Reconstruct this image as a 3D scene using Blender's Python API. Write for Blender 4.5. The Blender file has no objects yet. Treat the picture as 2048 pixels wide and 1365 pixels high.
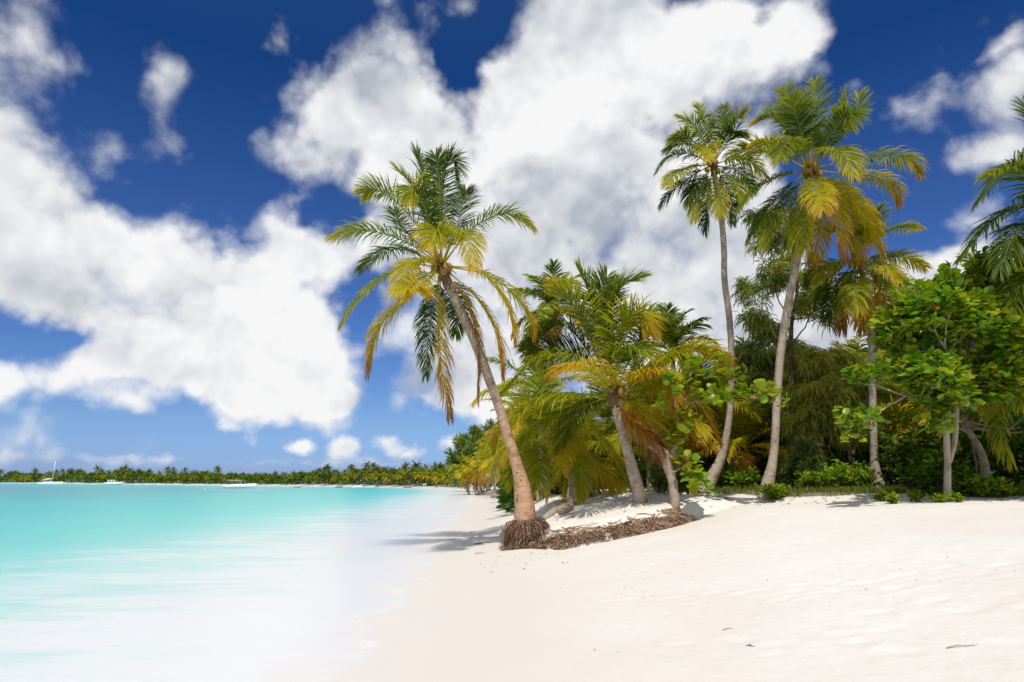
import bpy, bmesh, math, random
import numpy as np
from mathutils import Vector, Matrix

R = math.radians
sc = bpy.context.scene
COL = sc.collection

# ------------------------------------------------------------------ camera
W, H, FPX = 2048.0, 1365.0, 1365.0
EYE = 1.9
PITCH = math.atan((962.0 - 682.5) / FPX)
cp, sp = math.cos(PITCH), math.sin(PITCH)

def ray(px, py):
    a = (px - 1024.0) / FPX
    b = (682.5 - py) / FPX
    return np.array([a, cp - b * sp, sp + b * cp])

def unproj(px, py, Y):
    d = ray(px, py)
    return np.array([0, 0, EYE]) + d * (Y / d[1])

def pxsize(px, py, Y):                       # metres per photo pixel at that depth
    d = ray(px, py)
    return (Y / d[1]) / FPX

def on_plane(px, py, z=0.0):
    d = ray(px, py)
    return np.array([0, 0, EYE]) + d * ((z - EYE) / d[2])

cam = bpy.data.cameras.new('camera')
cam.sensor_width = 36.0
cam.lens = 36.0 * FPX / W
cam.clip_start, cam.clip_end = 0.05, 20000.0
camo = bpy.data.objects.new('camera', cam)
camo.location = (0, 0, EYE)
camo.rotation_euler = (math.pi / 2 + PITCH, 0, 0)
COL.objects.link(camo)
sc.camera = camo

# ------------------------------------------------------------------ helpers
def tag(o, label=None, cat=None, group=None, kind=None):
    if label: o['label'] = label
    if cat: o['category'] = cat
    if group: o['group'] = group
    if kind: o['kind'] = kind
    return o

def empty(name, loc, label=None, cat=None, group=None):
    o = bpy.data.objects.new(name, None)
    o.empty_display_size = 0.3
    o.location = tuple(float(v) for v in loc)
    COL.objects.link(o)
    return tag(o, label, cat, group)

class MB:
    """collects geometry, links it as ONE mesh object"""
    def __init__(self):
        self.v, self.f, self.n = [], [], 0
        self.a, self.m = [], []
    def add(self, verts, faces, age=0.0, mat=0):
        verts = np.asarray(verts, float).reshape(-1, 3)
        k = len(verts)
        self.v.append(verts)
        off = self.n
        self.f.extend([tuple(int(i) + off for i in f) for f in faces])
        self.m.extend([mat] * len(faces))
        ag = np.asarray(age, float)
        self.a.append(np.full(k, float(ag)) if ag.ndim == 0 else ag.astype(float))
        self.n += k
        return self
    def build(self, name, mats, parent=None, origin=None, smooth=True, mesh_only=False):
        v = np.concatenate(self.v) if self.v else np.zeros((0, 3))
        if origin is not None:
            v = v - np.asarray(origin, float)
        me = bpy.data.meshes.new(name)
        me.from_pydata(v.tolist(), [], self.f)
        at = me.attributes.new('age', 'FLOAT', 'POINT')
        at.data.foreach_set('value', np.concatenate(self.a).astype(np.float32))
        if not isinstance(mats, (list, tuple)): mats = [mats]
        for m in mats: me.materials.append(m)
        if len(mats) > 1:
            me.polygons.foreach_set('material_index', np.array(self.m, dtype=np.int32))
        if smooth:
            me.polygons.foreach_set('use_smooth', np.ones(len(self.f), dtype=bool))
        me.update()
        if mesh_only: return me
        o = bpy.data.objects.new(name, me)
        COL.objects.link(o)
        if parent is not None:
            o.parent = parent
        elif origin is not None:
            o.location = tuple(float(x) for x in origin)
        return o

def unit(v, axis=-1):
    n = np.linalg.norm(v, axis=axis, keepdims=True)
    return v / np.maximum(n, 1e-9)

def catmull(P, n):
    P = np.asarray(P, float)
    if len(P) == 2:
        t = np.linspace(0, 1, n)[:, None]
        return P[0] * (1 - t) + P[1] * t
    Q = np.vstack([2 * P[0] - P[1], P, 2 * P[-1] - P[-2]])
    seg = len(P) - 1
    u = np.linspace(0, seg - 1e-6, n)
    i = u.astype(int); t = (u - i)[:, None]
    p0, p1, p2, p3 = Q[i], Q[i + 1], Q[i + 2], Q[i + 3]
    return 0.5 * (2 * p1 + (p2 - p0) * t + (2 * p0 - 5 * p1 + 4 * p2 - p3) * t ** 2 + (3 * p1 - p0 - 3 * p2 + p3) * t ** 3)

def tube(mb, pts, rad, sides=10, age=None, mat=0, cap=True, jitter=0.0, rng=None, n=None):
    P = np.asarray(pts, float); rad = np.asarray(rad, float)
    if n:
        k = np.linspace(0, 1, len(P))
        P = catmull(P, n); rad = np.interp(np.linspace(0, 1, n), k, rad)
    m = len(P)
    T = unit(np.gradient(P, axis=0))
    ref = np.array([0.0, 1.0, 0.0]) if abs(T[0][1]) < 0.9 else np.array([1.0, 0, 0])
    A = unit(np.cross(T, ref)); B = np.cross(T, A)
    th = np.linspace(0, 2 * math.pi, sides, endpoint=False)
    ring = np.cos(th)[None, :, None] * A[:, None, :] + np.sin(th)[None, :, None] * B[:, None, :]
    rr = rad[:, None, None] * np.ones((1, sides, 1))
    if jitter and rng is not None:
        rr = rr * (1 + jitter * (rng.random((m, sides, 1)) - 0.5))
    V = P[:, None, :] + ring * rr
    L = np.concatenate([[0], np.cumsum(np.linalg.norm(np.diff(P, axis=0), axis=1))])
    ag = np.repeat(L if age is None else np.full(m, age), sides)
    F = []
    for i in range(m - 1):
        for j in range(sides):
            a = i * sides + j; b = i * sides + (j + 1) % sides
            F.append((a, b, b + sides, a + sides))
    if cap:
        F.append(tuple(range(sides - 1, -1, -1)))
        F.append(tuple((m - 1) * sides + j for j in range(sides)))
    mb.add(V.reshape(-1, 3), F, ag, mat)

def box(mb, c, s, mat=0, rot=0.0):
    x, y, z = s[0] / 2, s[1] / 2, s[2] / 2
    V = np.array([(-x, -y, -z), (x, -y, -z), (x, y, -z), (-x, y, -z), (-x, -y, z), (x, -y, z), (x, y, z), (-x, y, z)])
    cr, sr = math.cos(rot), math.sin(rot)
    V = V @ np.array([[cr, sr, 0], [-sr, cr, 0], [0, 0, 1]]) + np.asarray(c, float)
    mb.add(V, [(0, 3, 2, 1), (4, 5, 6, 7), (0, 1, 5, 4), (1, 2, 6, 5), (2, 3, 7, 6), (3, 0, 4, 7)], 0, mat)

# ------------------------------------------------------------------ node helpers
class NT:
    def __init__(self, nt):
        self.nt = nt; nt.nodes.clear()
    def n(self, t, **kw):
        nd = self.nt.nodes.new(t)
        for k, v in kw.items():
            setattr(nd, k, v)
        return nd
    def set(self, sock, v):
        if isinstance(v, bpy.types.NodeSocket): self.nt.links.new(v, sock)
        elif v is not None: sock.default_value = v
    def math(self, op, a, b=None, c=None, clamp=False):
        nd = self.n('ShaderNodeMath', operation=op, use_clamp=clamp)
        for i, x in enumerate((a, b, c)):
            if x is not None: self.set(nd.inputs[i], x)
        return nd.outputs[0]
    def vmath(self, op, a, b=None, scale=None):
        nd = self.n('ShaderNodeVectorMath', operation=op)
        self.set(nd.inputs[0], a)
        if b is not None: self.set(nd.inputs[1], b)
        if scale is not None: self.set(nd.inputs['Scale'], scale)
        return nd.outputs['Value'] if op in ('LENGTH', 'DOT_PRODUCT') else nd.outputs[0]
    def rng(self, v, a, b, c=0.0, d=1.0, smooth=True):
        nd = self.n('ShaderNodeMapRange', interpolation_type='SMOOTHSTEP' if smooth else 'LINEAR')
        nd.clamp = True
        self.set(nd.inputs[0], v)
        for i, x in enumerate((a, b, c, d)): self.set(nd.inputs[i + 1], x)
        return nd.outputs[0]
    def noise(self, vec, scale, detail=4.0, rough=0.5, dist=0.0, out=0):
        nd = self.n('ShaderNodeTexNoise')
        if vec is not None: self.set(nd.inputs['Vector'], vec)
        self.set(nd.inputs['Scale'], scale); self.set(nd.inputs['Detail'], detail)
        self.set(nd.inputs['Roughness'], rough); self.set(nd.inputs['Distortion'], dist)
        return nd.outputs[out]
    def mix(self, f, a, b, blend='MIX'):
        nd = self.n('ShaderNodeMix', data_type='RGBA', blend_type=blend)
        self.set(nd.inputs[0], f); self.set(nd.inputs[6], a); self.set(nd.inputs[7], b)
        return nd.outputs[2]
    def ramp(self, f, stops, interp='LINEAR'):
        nd = self.n('ShaderNodeValToRGB'); cr = nd.color_ramp; cr.interpolation = interp
        while len(cr.elements) < len(stops): cr.elements.new(0.5)
        for e, (p, c) in zip(cr.elements, stops):
            e.position = p; e.color = (*c[:3], 1)
        self.set(nd.inputs[0], f)
        return nd.outputs[0]
    def attr(self, name):
        nd = self.n('ShaderNodeAttribute', attribute_name=name)
        return nd.outputs['Fac']
    def xyz(self, v):
        nd = self.n('ShaderNodeSeparateXYZ'); self.set(nd.inputs[0], v); return nd.outputs
    def comb(self, x, y, z):
        nd = self.n('ShaderNodeCombineXYZ')
        for i, q in enumerate((x, y, z)): self.set(nd.inputs[i], q)
        return nd.outputs[0]
    def bump(self, h, strength, dist):
        nd = self.n('ShaderNodeBump'); self.set(nd.inputs['Height'], h)
        self.set(nd.inputs['Strength'], strength); self.set(nd.inputs['Distance'], dist)
        return nd.outputs[0]
    def principled(self, col, rough=0.6, spec=0.3, normal=None, **kw):
        nd = self.n('ShaderNodeBsdfPrincipled')
        self.set(nd.inputs['Base Color'], col); self.set(nd.inputs['Roughness'], rough)
        self.set(nd.inputs['Specular IOR Level'], spec)
        if normal is not None: self.set(nd.inputs['Normal'], normal)
        for k, v in kw.items(): self.set(nd.inputs[k], v)
        return nd.outputs[0]
    def out(self, s):
        o = self.n('ShaderNodeOutputMaterial'); self.nt.links.new(s, o.inputs['Surface'])

def new_mat(name):
    m = bpy.data.materials.new(name); m.use_nodes = True
    return m, NT(m.node_tree)

def c4(r, g, b): return (r, g, b, 1.0)

def plain(name, col, rough=0.5, spec=0.4, var=0.12, scale=3.0):
    m, t = new_mat(name)
    g = t.n('ShaderNodeTexCoord').outputs['Object']
    f = t.noise(g, scale, 4)
    k = tuple(x * (1 - var) for x in col); q = tuple(min(1, x * (1 + var)) for x in col)
    t.out(t.principled(t.mix(f, c4(*k), c4(*q)), rough, spec))
    return m

def leaf_mat(name, stops, transl=0.4, rough=0.45, spec=0.35, nscale=2.0, nvar=0.16, tint=1.25):
    m, t = new_mat(name)
    a = t.attr('age')
    g = t.n('ShaderNodeTexCoord').outputs['Object']
    nz = t.noise(g, nscale, 3)
    a2 = t.math('ADD', a, t.math('MULTIPLY', t.math('SUBTRACT', nz, 0.5), nvar))
    col = t.ramp(a2, stops)
    p = t.principled(col, rough, spec)
    tr = t.n('ShaderNodeBsdfTranslucent')
    t.set(tr.inputs[0], t.mix(1.0, col, c4(tint * 1.05, tint, 0.55), 'MULTIPLY'))
    mx = t.n('ShaderNodeMixShader'); mx.inputs[0].default_value = transl
    t.nt.links.new(p, mx.inputs[1]); t.nt.links.new(tr.outputs[0], mx.inputs[2])
    t.out(mx.outputs[0])
    return m

M = {}
M['palm_leaf'] = leaf_mat('palm_leaf', [
    (0.0, (.036, .080, .009)), (0.2, (.14, .195, .009)), (0.38, (.35, .37, .011)), (0.54, (.54, .45, .012)),
    (0.70, (.60, .36, .015)), (0.86, (.42, .19, .05)), (1.0, (.28, .15, .08))], 0.5)
M['broad_leaf'] = leaf_mat('broad_leaf', [
    (0.0, (.025, .095, .008)), (0.4, (.075, .21, .010)), (0.7, (.22, .37, .014)), (0.9, (.40, .33, .02)), (1.0, (.42, .12, .02))], 0.35, 0.38, 0.4)
M['needle'] = leaf_mat('needle', [
    (0.0, (.06, .12, .035)), (0.5, (.26, .32, .08)), (0.8, (.55, .54, .08)), (1.0, (.55, .47, .08))], 0.5, 0.6, 0.2)
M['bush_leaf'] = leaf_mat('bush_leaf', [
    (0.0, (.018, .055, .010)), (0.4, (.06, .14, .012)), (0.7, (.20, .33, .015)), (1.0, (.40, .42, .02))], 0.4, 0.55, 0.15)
M['grass'] = leaf_mat('grass_blade', [
    (0.0, (.06, .11, .015)), (0.5, (.19, .23, .025)), (1.0, (.38, .32, .12))], 0.3, 0.6, 0.2)

def trunk_mat(name, c1, c2, dark, ring=9.0, holes=False, warm=None):
    m, t = new_mat(name)
    g = t.n('ShaderNodeTexCoord').outputs['Object']
    L = t.attr('age')
    nz = t.noise(g, 5.0, 6, 0.6)
    x = t.math('ADD', t.math('MULTIPLY', L, ring), t.math('ADD', t.math('MULTIPLY', nz, 1.6), t.math('MULTIPLY', t.noise(g, 1.3, 2), 3.0)))
    w = t.math('FRACT', x)
    line = t.math('MULTIPLY', t.math('SUBTRACT', 1.0, t.math('MINIMUM', t.math('MULTIPLY', w, 3.2), 1.0, clamp=True)), t.rng(t.noise(g, 4.0, 3), .38, .6))   # thin leaf-scar groove
    col = t.mix(t.noise(g, 9.0, 5, 0.65), c4(*c1), c4(*c2))
    if warm:
        f = t.rng(L, warm[0], warm[1], 1.0, 0.0)
        col = t.mix(f, col, t.mix(t.noise(g, 7.0, 5), c4(.47, .27, .155), c4(.60, .38, .24)))
    blot = t.rng(t.noise(g, 3.4, 7, 0.68), 0.47, 0.66)
    col = t.mix(t.math('MULTIPLY', blot, 0.6), col, c4(*dark))
    col = t.mix(t.math('MULTIPLY', line, 0.55), col, c4(*dark))
    fibre = t.noise(t.vmath('MULTIPLY', g, (34.0, 34.0, 4.0)), 1.0, 4)
    hgt = t.math('ADD', t.math('MULTIPLY', w, 0.5), t.math('MULTIPLY', fibre, 0.35))
    if holes:
        v = t.n('ShaderNodeTexVoronoi'); t.set(v.inputs['Vector'], t.vmath('MULTIPLY', t.vmath('ADD', g, t.vmath('SCALE', t.noise(g, 11.0, 4, .6, out=1), scale=.10)), (1.0, 1.0, 1.7))); v.inputs['Scale'].default_value = 7.5; v.inputs['Randomness'].default_value = 1.0
        dd = t.math('ADD', v.outputs['Distance'], t.math('MULTIPLY', t.noise(g, 16, 3), 0.28))
        h = t.rng(dd, 0.29, 0.36, 1.0, 0.0)
        h = t.math('MULTIPLY', h, t.math('MULTIPLY', t.rng(L, 0.25, 0.4), t.rng(L, 1.25, 1.5, 1.0, 0.0)))
        h = t.math('MULTIPLY', h, t.rng(t.noise(g, 3.1, 1), 0.40, 0.44))
        col = t.mix(h, col, c4(.035, .022, .015))
        hgt = t.math('SUBTRACT', hgt, h)
    t.out(t.principled(col, 0.85, 0.15, t.bump(hgt, 0.9, 0.045)))
    return m
M['palm_trunk_front'] = trunk_mat('palm_trunk_front', (.38, .28, .21), (.54, .44, .36), (.14, .09, .065), 8.0, True, (1.6, 4.2))
M['palm_trunk'] = trunk_mat('palm_trunk', (.40, .31, .24), (.56, .47, .38), (.17, .115, .08), 8.0)
M['palm_trunk_far'] = plain('palm_trunk_far', (.30, .25, .21), 0.9, 0.1, 0.3, 6)
M['bark'] = trunk_mat('bark', (.30, .23, .17), (.48, .39, .30), (.11, .075, .055), .6)
M['bark_dark'] = plain('bark_dark', (.11, .075, .055), 0.9, 0.1, 0.4, 7)
M['bark_pale'] = trunk_mat('bark_pale', (.33, .26, .20), (.47, .40, .32), (.16, .12, .09), 0.9)
M['driftwood'] = trunk_mat('driftwood', (.36, .29, .23), (.50, .42, .34), (.17, .12, .09), .4)
M['root'] = leaf_mat('root', [(0, (.055, .030, .019)), (0.5, (.215, .13, .08)), (1.0, (.55, .39, .27))], 0.0, 0.9, 0.1, 3.0, 0.3)
M['husk'] = plain('husk', (.30, .17, .05), 0.6, 0.3, 0.35, 9)
M['fibre'] = plain('fibre', (.17, .10, .055), 0.9, 0.1, 0.45, 18)
M['white_paint'] = plain('white_paint', (.80, .80, .80), 0.3, 0.5, 0.04)
M['grey_metal'] = plain('grey_metal', (.50, .51, .53), 0.4, 0.5, 0.1)
M['blue_paint'] = plain('blue_paint', (.03, .13, .32), 0.4, 0.4, 0.1)
M['red_paint'] = plain('red_paint', (.26, .10, .07), 0.45, 0.4, 0.15)
M['dark_glass'] = plain('dark_glass', (.03, .04, .05), 0.12, 0.6, 0.1)
M['dark_rubber'] = plain('dark_rubber', (.03, .03, .033), 0.5, 0.3, 0.1)
M['orange_paint'] = plain('orange_paint', (.62, .16, .05), 0.45, 0.4, 0.1)

# ------------------------------------------------------------------ shoreline and terrain
shore_px = [(640, 1365), (705, 1330), (752, 1270), (800, 1190), (845, 1130), (880, 1080), (905, 1045), (925, 1015), (940, 996), (948, 987)]
S = [on_plane(x, y)[:2] for x, y in shore_px]
SHORE = [np.array([-2.2, -60.0]), np.array([-2.1, -3.0]), np.array([-1.9, 3.0])] + S
SHORE += [np.array(p) for p in [(-6.3, 118.0), (-10.0, 150.0), (-19.0, 186.0), (-38.0, 214.0), (-57.0, 234.0), (-94.0, 268.0),
                                 (-150.0, 320.0), (-228.0, 398.0), (-430.0, 570.0), (-900.0, 900.0), (-3500.0, 1700.0)]]
SHORE = np.array(SHORE)
# smooth the line a bit
def resample(P, k):
    out = []
    for i in range(len(P) - 1):
        for j in range(k): out.append(P[i] * (1 - j / k) + P[i + 1] * j / k)
    out.append(P[-1]); P = np.array(out)
    for _ in range(2 * k):
        P[1:-1] = 0.25 * P[:-2] + 0.5 * P[1:-1] + 0.25 * P[2:]
    return P
SHORE = resample(SHORE, 4)
LAND = np.vstack([SHORE, [(-3500, 6000), (6000, 6000), (6000, -3000), (-2.2, -3000)]])

def poly_dist(P, pts, closed=False):
    d2 = np.full(len(pts), 1e18)
    n = len(P) if closed else len(P) - 1
    for i in range(n):
        a, b = P[i], P[(i + 1) % len(P)]
        ab = b - a
        t = np.clip(((pts - a) @ ab) / max(ab @ ab, 1e-12), 0, 1)
        q = pts - (a + t[:, None] * ab)
        d2 = np.minimum(d2, (q * q).sum(1))
    return np.sqrt(d2)

def inside(P, pts):
    r = np.zeros(len(pts), bool)
    n = len(P)
    for i in range(n):
        (x1, y1), (x2, y2) = P[i], P[(i + 1) % n]
        if y1 == y2: continue
        c = ((y1 > pts[:, 1]) != (y2 > pts[:, 1])) & (pts[:, 0] < (x2 - x1) * (pts[:, 1] - y1) / (y2 - y1) + x1)
        r ^= c
    return r

def shore_s(pts):
    d = poly_dist(SHORE, pts)
    return np.where(inside(LAND, pts), d, -d)

def smooth01(t):
    t = np.clip(t, 0, 1); return t * t * (3 - 2 * t)

_rs = np.random.RandomState(5)
_ph = _rs.rand(40, 4)
def lumps(x, y, base, oct=4, seed=0):
    z = np.zeros_like(x); amp = 1.0; k = base
    for o in range(oct):
        for j in range(3):
            p = _ph[(seed * 7 + o * 3 + j) % 40]
            an = p[0] * 6.28
            z += amp / 3 * np.sin(k * (x * math.cos(an) + y * math.sin(an)) * (0.8 + 0.5 * p[1]) + p[2] * 6.28)
        amp *= 0.5; k *= 2.03
    return z

# toe of the eroded root bank, photo pixels with depth
BANK = [(1006, 1082, 18.1), (1040, 1087, 17.85), (1085, 1086, 17.75), (1140, 1080, 17.7), (1200, 1070, 17.7), (1260, 1061, 17.8), (1310, 1053, 17.9), (1350, 1043, 18.1), (1370, 1030, 18.6)]
BANKW = np.array([unproj(*b) for b in BANK])
TERR = np.vstack([BANKW[:, :2], [(6.5, 19.2), (9.0, 21.0), (9.0, 60.0), (1.0, 60.0), (0.2, 30.0), (-0.1, 22.0), (-0.25, 19.4)]])

def stepprints():
    rs = np.random.RandomState(11)
    out = []
    for (x0, y0, ang, n) in ((1.2, 9.6, -0.55, 9), (2.2, 8.6, -0.35, 9), (3.4, 6.6, -0.25, 8), (1.6, 6.9, -0.75, 7), (3.0, 7.9, -0.45, 8), (4.2, 7.4, -0.6, 6), (2.0, 11.5, 0.4, 6), (2.2, 6.2, -0.1, 7)):
        for i in range(n):
            sx = x0 + i * 0.52 * math.cos(ang); sy = y0 + i * 0.52 * math.sin(ang)
            s = 0.09 if i % 2 else -0.09
            out.append((sx - s * math.sin(ang) + rs.randn() * .06, sy + s * math.cos(ang) + rs.randn() * .06, ang + rs.randn() * .2, 0.6 + rs.rand() * .6))
    return out
PRINTS = stepprints()

def ground_z(pts):
    pts = np.asarray(pts, float).reshape(-1, 2)
    x, y = pts[:, 0], pts[:, 1]
    s = shore_s(pts)
    t = np.clip(s / 11.0, 0, 1)
    far = smooth01((y - 45) / 60.0)
    top = 1.56 - 0.42 * far
    z = np.where(s > 0, top * (0.35 * t + 0.65 * smooth01(t)), np.maximum(0.09 * s, -3.5))
    z += np.clip(s - 11.0, 0, 30) * 0.010
    # raised terrace behind the bank
    amp = 0.50 - 0.37 * smooth01((x - 3.6) / 3.2)
    ind = inside(TERR, pts)
    dist = poly_dist(TERR, pts, True)
    front = np.where((y < 19.5), 0.42, 1.6)
    prof = np.where(y < 20.0, 0.66 * smooth01(dist / 0.42) + 0.34 * smooth01(dist / 2.0), smooth01(dist / 1.6))
    z -= np.where(ind, 0, 0.17 * smooth01(1 - dist / 2.6) * smooth01((x - 0.2) / 1.2) * smooth01((20.5 - y) / 1.5) * smooth01((6.5 - x) / 2.0))
    z += np.where(ind, amp * prof, 0) * (1 - smooth01((y - 30) / 25))
    edge = np.interp(x, [3, 5.5, 6.2, 8, 12, 20, 60], [60, 40, 22.6, 18.9, 17.2, 16.2, 16])
    z -= 0.14 * smooth01((x - 5.2) / 2.5) * (1 - smooth01((y - edge + 1.6) / 2.6)) * smooth01(s / 4.0)
    # dunes / small mounds
    k = smooth01(s / 3.0)
    z += k * 0.020 * lumps(x, y, 0.45, 3, 1) * (1 - 0.5 * far)
    z += k * 0.0028 * lumps(x, y, 3.4, 3, 2)
    # mounds in the shade of the middle palm
    for (mx, my, rx, ry, h) in ((2.05, 20.4, 1.0, 0.55, 0.16), (3.2, 22.5, 1.6, .8, .14), (0.9, 24.5, 1.0, 1.0, .18), (1.2, 30, 1.6, 2.0, .25), (0.4, 40, 2.0, 4.0, .35), (5.6, 20.2, 1.3, .6, .08)):
        z += h * np.exp(-((x - mx) / rx) ** 2 - ((y - my) / ry) ** 2)
    near = (y < 14) & (y > 2) & (x > -1) & (x < 9)
    if near.any():
        xn, yn = x[near], y[near]
        dz = np.zeros(len(xn))
        for (fx, fy, an, q) in PRINTS:
            dx, dy = xn - fx, yn - fy
            u = dx * math.cos(an) + dy * math.sin(an); v = -dx * math.sin(an) + dy * math.cos(an)
            r2 = (u / 0.15) ** 2 + (v / 0.075) ** 2
            dz += q * 0.014 * (-np.exp(-r2) * 1.3 + 0.45 * np.exp(-((np.sqrt(r2) - 1.7) / 0.5) ** 2))
        z[near] += dz
    return z

_cx, _cy = np.arange(-4, 26.01, .1), np.arange(2, 64.01, .1)
_CX, _CY = np.meshgrid(_cx, _cy)
_CZ = ground_z(np.stack([_CX.ravel(), _CY.ravel()], 1)).reshape(_CX.shape)
def gz(x, y):
    if -4 < x < 25.8 and 2 < y < 63.8:
        i, j = (x + 4) / .1, (y - 2) / .1
        a, b = int(i), int(j); u, v = i - a, j - b
        return float((_CZ[b, a] * (1 - u) + _CZ[b, a + 1] * u) * (1 - v) + (_CZ[b + 1, a] * (1 - u) + _CZ[b + 1, a + 1] * u) * v)
    return float(ground_z([(x, y)])[0])

def at(px, Y):
    """ground point seen in column px at depth Y"""
    x = (px - 1024.0) / FPX * Y / cp * 0.98
    # exact: solve for column with the ground height there
    for _ in range(4):
        z = gz(x, Y)
        # depth along the view axis
        cz = Y * cp + (z - EYE) * sp
        x = (px - 1024.0) / FPX * cz
    return np.array([x, Y, gz(x, Y)])

def axis(parts):
    out = []
    for a, b, n in parts: out.extend(np.linspace(a, b, n, endpoint=False))
    return np.array(out)
def geo(a, b, n): return np.geomspace(a, b, n)

gx = np.concatenate([-geo(12, 4000, 46)[::-1], axis([(-12, -2.6, 34), (-2.6, 8, 150), (8, 16, 44)]), geo(16, 5000, 40)])
gy = np.concatenate([-geo(1.0, 600, 18)[::-1], axis([(-1, 3, 14), (3, 13.0, 150), (13, 24, 130), (24, 60, 70)]), geo(60, 700, 60), geo(760, 5500, 14)])
GX, GY = np.meshgrid(gx, gy)
pts = np.stack([GX.ravel(), GY.ravel()], 1)
GZ = ground_z(pts); GS = shore_s(pts)
nx, ny = len(gx), len(gy)

def grid_object(name, xs, ys, Z, mat, attrs, keep=None):
    nx, ny = len(xs), len(ys)
    X, Y = np.meshgrid(xs, ys)
    v = np.stack([X.ravel(), Y.ravel(), Z], 1)
    i = np.arange(ny - 1)[:, None] * nx + np.arange(nx - 1)[None, :]
    f = np.stack([i, i + 1, i + nx + 1, i + nx], -1).reshape(-1, 4)
    if keep is not None:
        f = f[keep[f].any(1)]
        used = np.unique(f); mp = np.full(len(v), -1); mp[used] = np.arange(len(used))
        v = v[used]; f = mp[f]; attrs = {k: a[used] for k, a in attrs.items()}
    me = bpy.data.meshes.new(name)
    me.from_pydata(v.tolist(), [], f.tolist())
    for k, a in attrs.items():
        me.attributes.new(k, 'FLOAT', 'POINT').data.foreach_set('value', a.astype(np.float32))
    me.polygons.foreach_set('use_smooth', np.ones(len(f), dtype=bool))
    me.materials.append(mat)
    o = bpy.data.objects.new(name, me); COL.objects.link(o)
    return o

# forest floor mask: right of the beach and behind the far shores
def veg_mask(p, s):
    x, y = p[:, 0], p[:, 1]
    # edge of the grass: photo row about 990 on the right
    edge = np.interp(x, [3, 5.5, 6.2, 8, 12, 20, 60], [200, 60, 22.6, 18.9, 17.2, 16.2, 16])
    e1 = (y - edge) / 1.0
    e2 = np.where(y > 95, (s - 9) / 3.0, -9)
    e3 = np.where((y > 45) & (y <= 95), (s - 15) / 3.0, -9)
    return smooth01(0.5 + np.maximum(np.maximum(e1, e2), e3) + 0.5 * lumps(x, y, 1.1, 3, 3))
GV = veg_mask(pts, GS)

m, t = new_mat('sand')
pos = t.n('ShaderNodeNewGeometry').outputs['Position']
s_ = t.attr('shore'); v_ = t.attr('veg')
n1 = t.noise(pos, 0.35, 5, 0.55); n2 = t.noise(pos, 6.0, 6, 0.65); n3 = t.noise(pos, 90.0, 3, 0.7)
dry = t.mix(t.rng(n1, 0.3, 0.7), c4(.745, .685, .61), c4(.785, .75, .70))
dry = t.mix(t.rng(n2, 0.45, 0.8), dry, c4(.725, .655, .575))
dry = t.mix(t.math('MULTIPLY', t.rng(n3, 0.62, 0.85), 0.25), dry, c4(.52, .42, .34))
wetf = t.rng(t.math('ADD', s_, t.math('MULTIPLY', t.noise(pos, 0.9, 3), 0.8)), 1.9, 4.2, 1.0, 0.0)
col = t.mix(wetf, dry, c4(.735, .675, .605))
soil = t.mix(t.noise(pos, 3.0, 6, 0.7), c4(.10, .075, .05), c4(.26, .20, .14))
col = t.mix(t.math('MULTIPLY', t.rng(t.math('ADD', v_, t.math('MULTIPLY', t.math('SUBTRACT', n2, 0.5), 0.9)), 0.25, 0.7), 0.92), col, soil)
hgt = t.math('ADD', t.math('MULTIPLY', n2, 0.7), t.math('MULTIPLY', n3, 0.12))
hgt = t.math('ADD', hgt, t.noise(pos, 1.6, 3))
rough = t.math('SUBTRACT', 0.9, t.math('MULTIPLY', wetf, 0.35))
bst = t.math('MULTIPLY', t.rng(s_, 1.2, 4.0, 0.05, 0.42), 1.0)
t.out(t.principled(col, rough, 0.15, t.bump(hgt, bst, 0.05)))
M['sand'] = m
beach = grid_object('beach', gx, gy, GZ, M['sand'], {'shore': GS, 'veg': GV})
tag(beach, 'white sand beach sloping down to the water and on under the trees', 'beach', kind='structure')

# ------------------------------------------------------------------ sea
wx = np.concatenate([-geo(9, 4500, 60)[::-1], axis([(-9, 3, 110)])])
wy = np.concatenate([-geo(1.0, 600, 16)[::-1], axis([(-1, 3, 10), (3, 30.0, 150)]), geo(30, 800, 90), geo(860, 6000, 10)])
WX, WY = np.meshgrid(wx, wy)
wp = np.stack([WX.ravel(), WY.ravel()], 1)
WS = shore_s(wp)
WG = ground_z(wp)
_q = smooth01((WS - 0.75 - 0.35 * lumps(wp[:, 0], wp[:, 1], 0.9, 3, 2)) / 0.7)
wz = np.where(WS > -1.2, np.maximum(0.0, WG + 0.010) - 0.06 * _q, 0.0)
fade = smooth01((WP := -WS - 1.0) / 4.0)
swell = 0.035 * np.sin(wp[:, 0] * 0.9 + 0.25 * wp[:, 1] + 1.2 * np.sin(wp[:, 1] * 0.21)) * np.exp(-((-WS - 8) / 6.0) ** 2) + 0.02 * lumps(wp[:, 0], wp[:, 1] * 0.6, 0.8, 3, 4) * (wp[:, 1] < 80)
wz = wz + swell * fade

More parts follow.
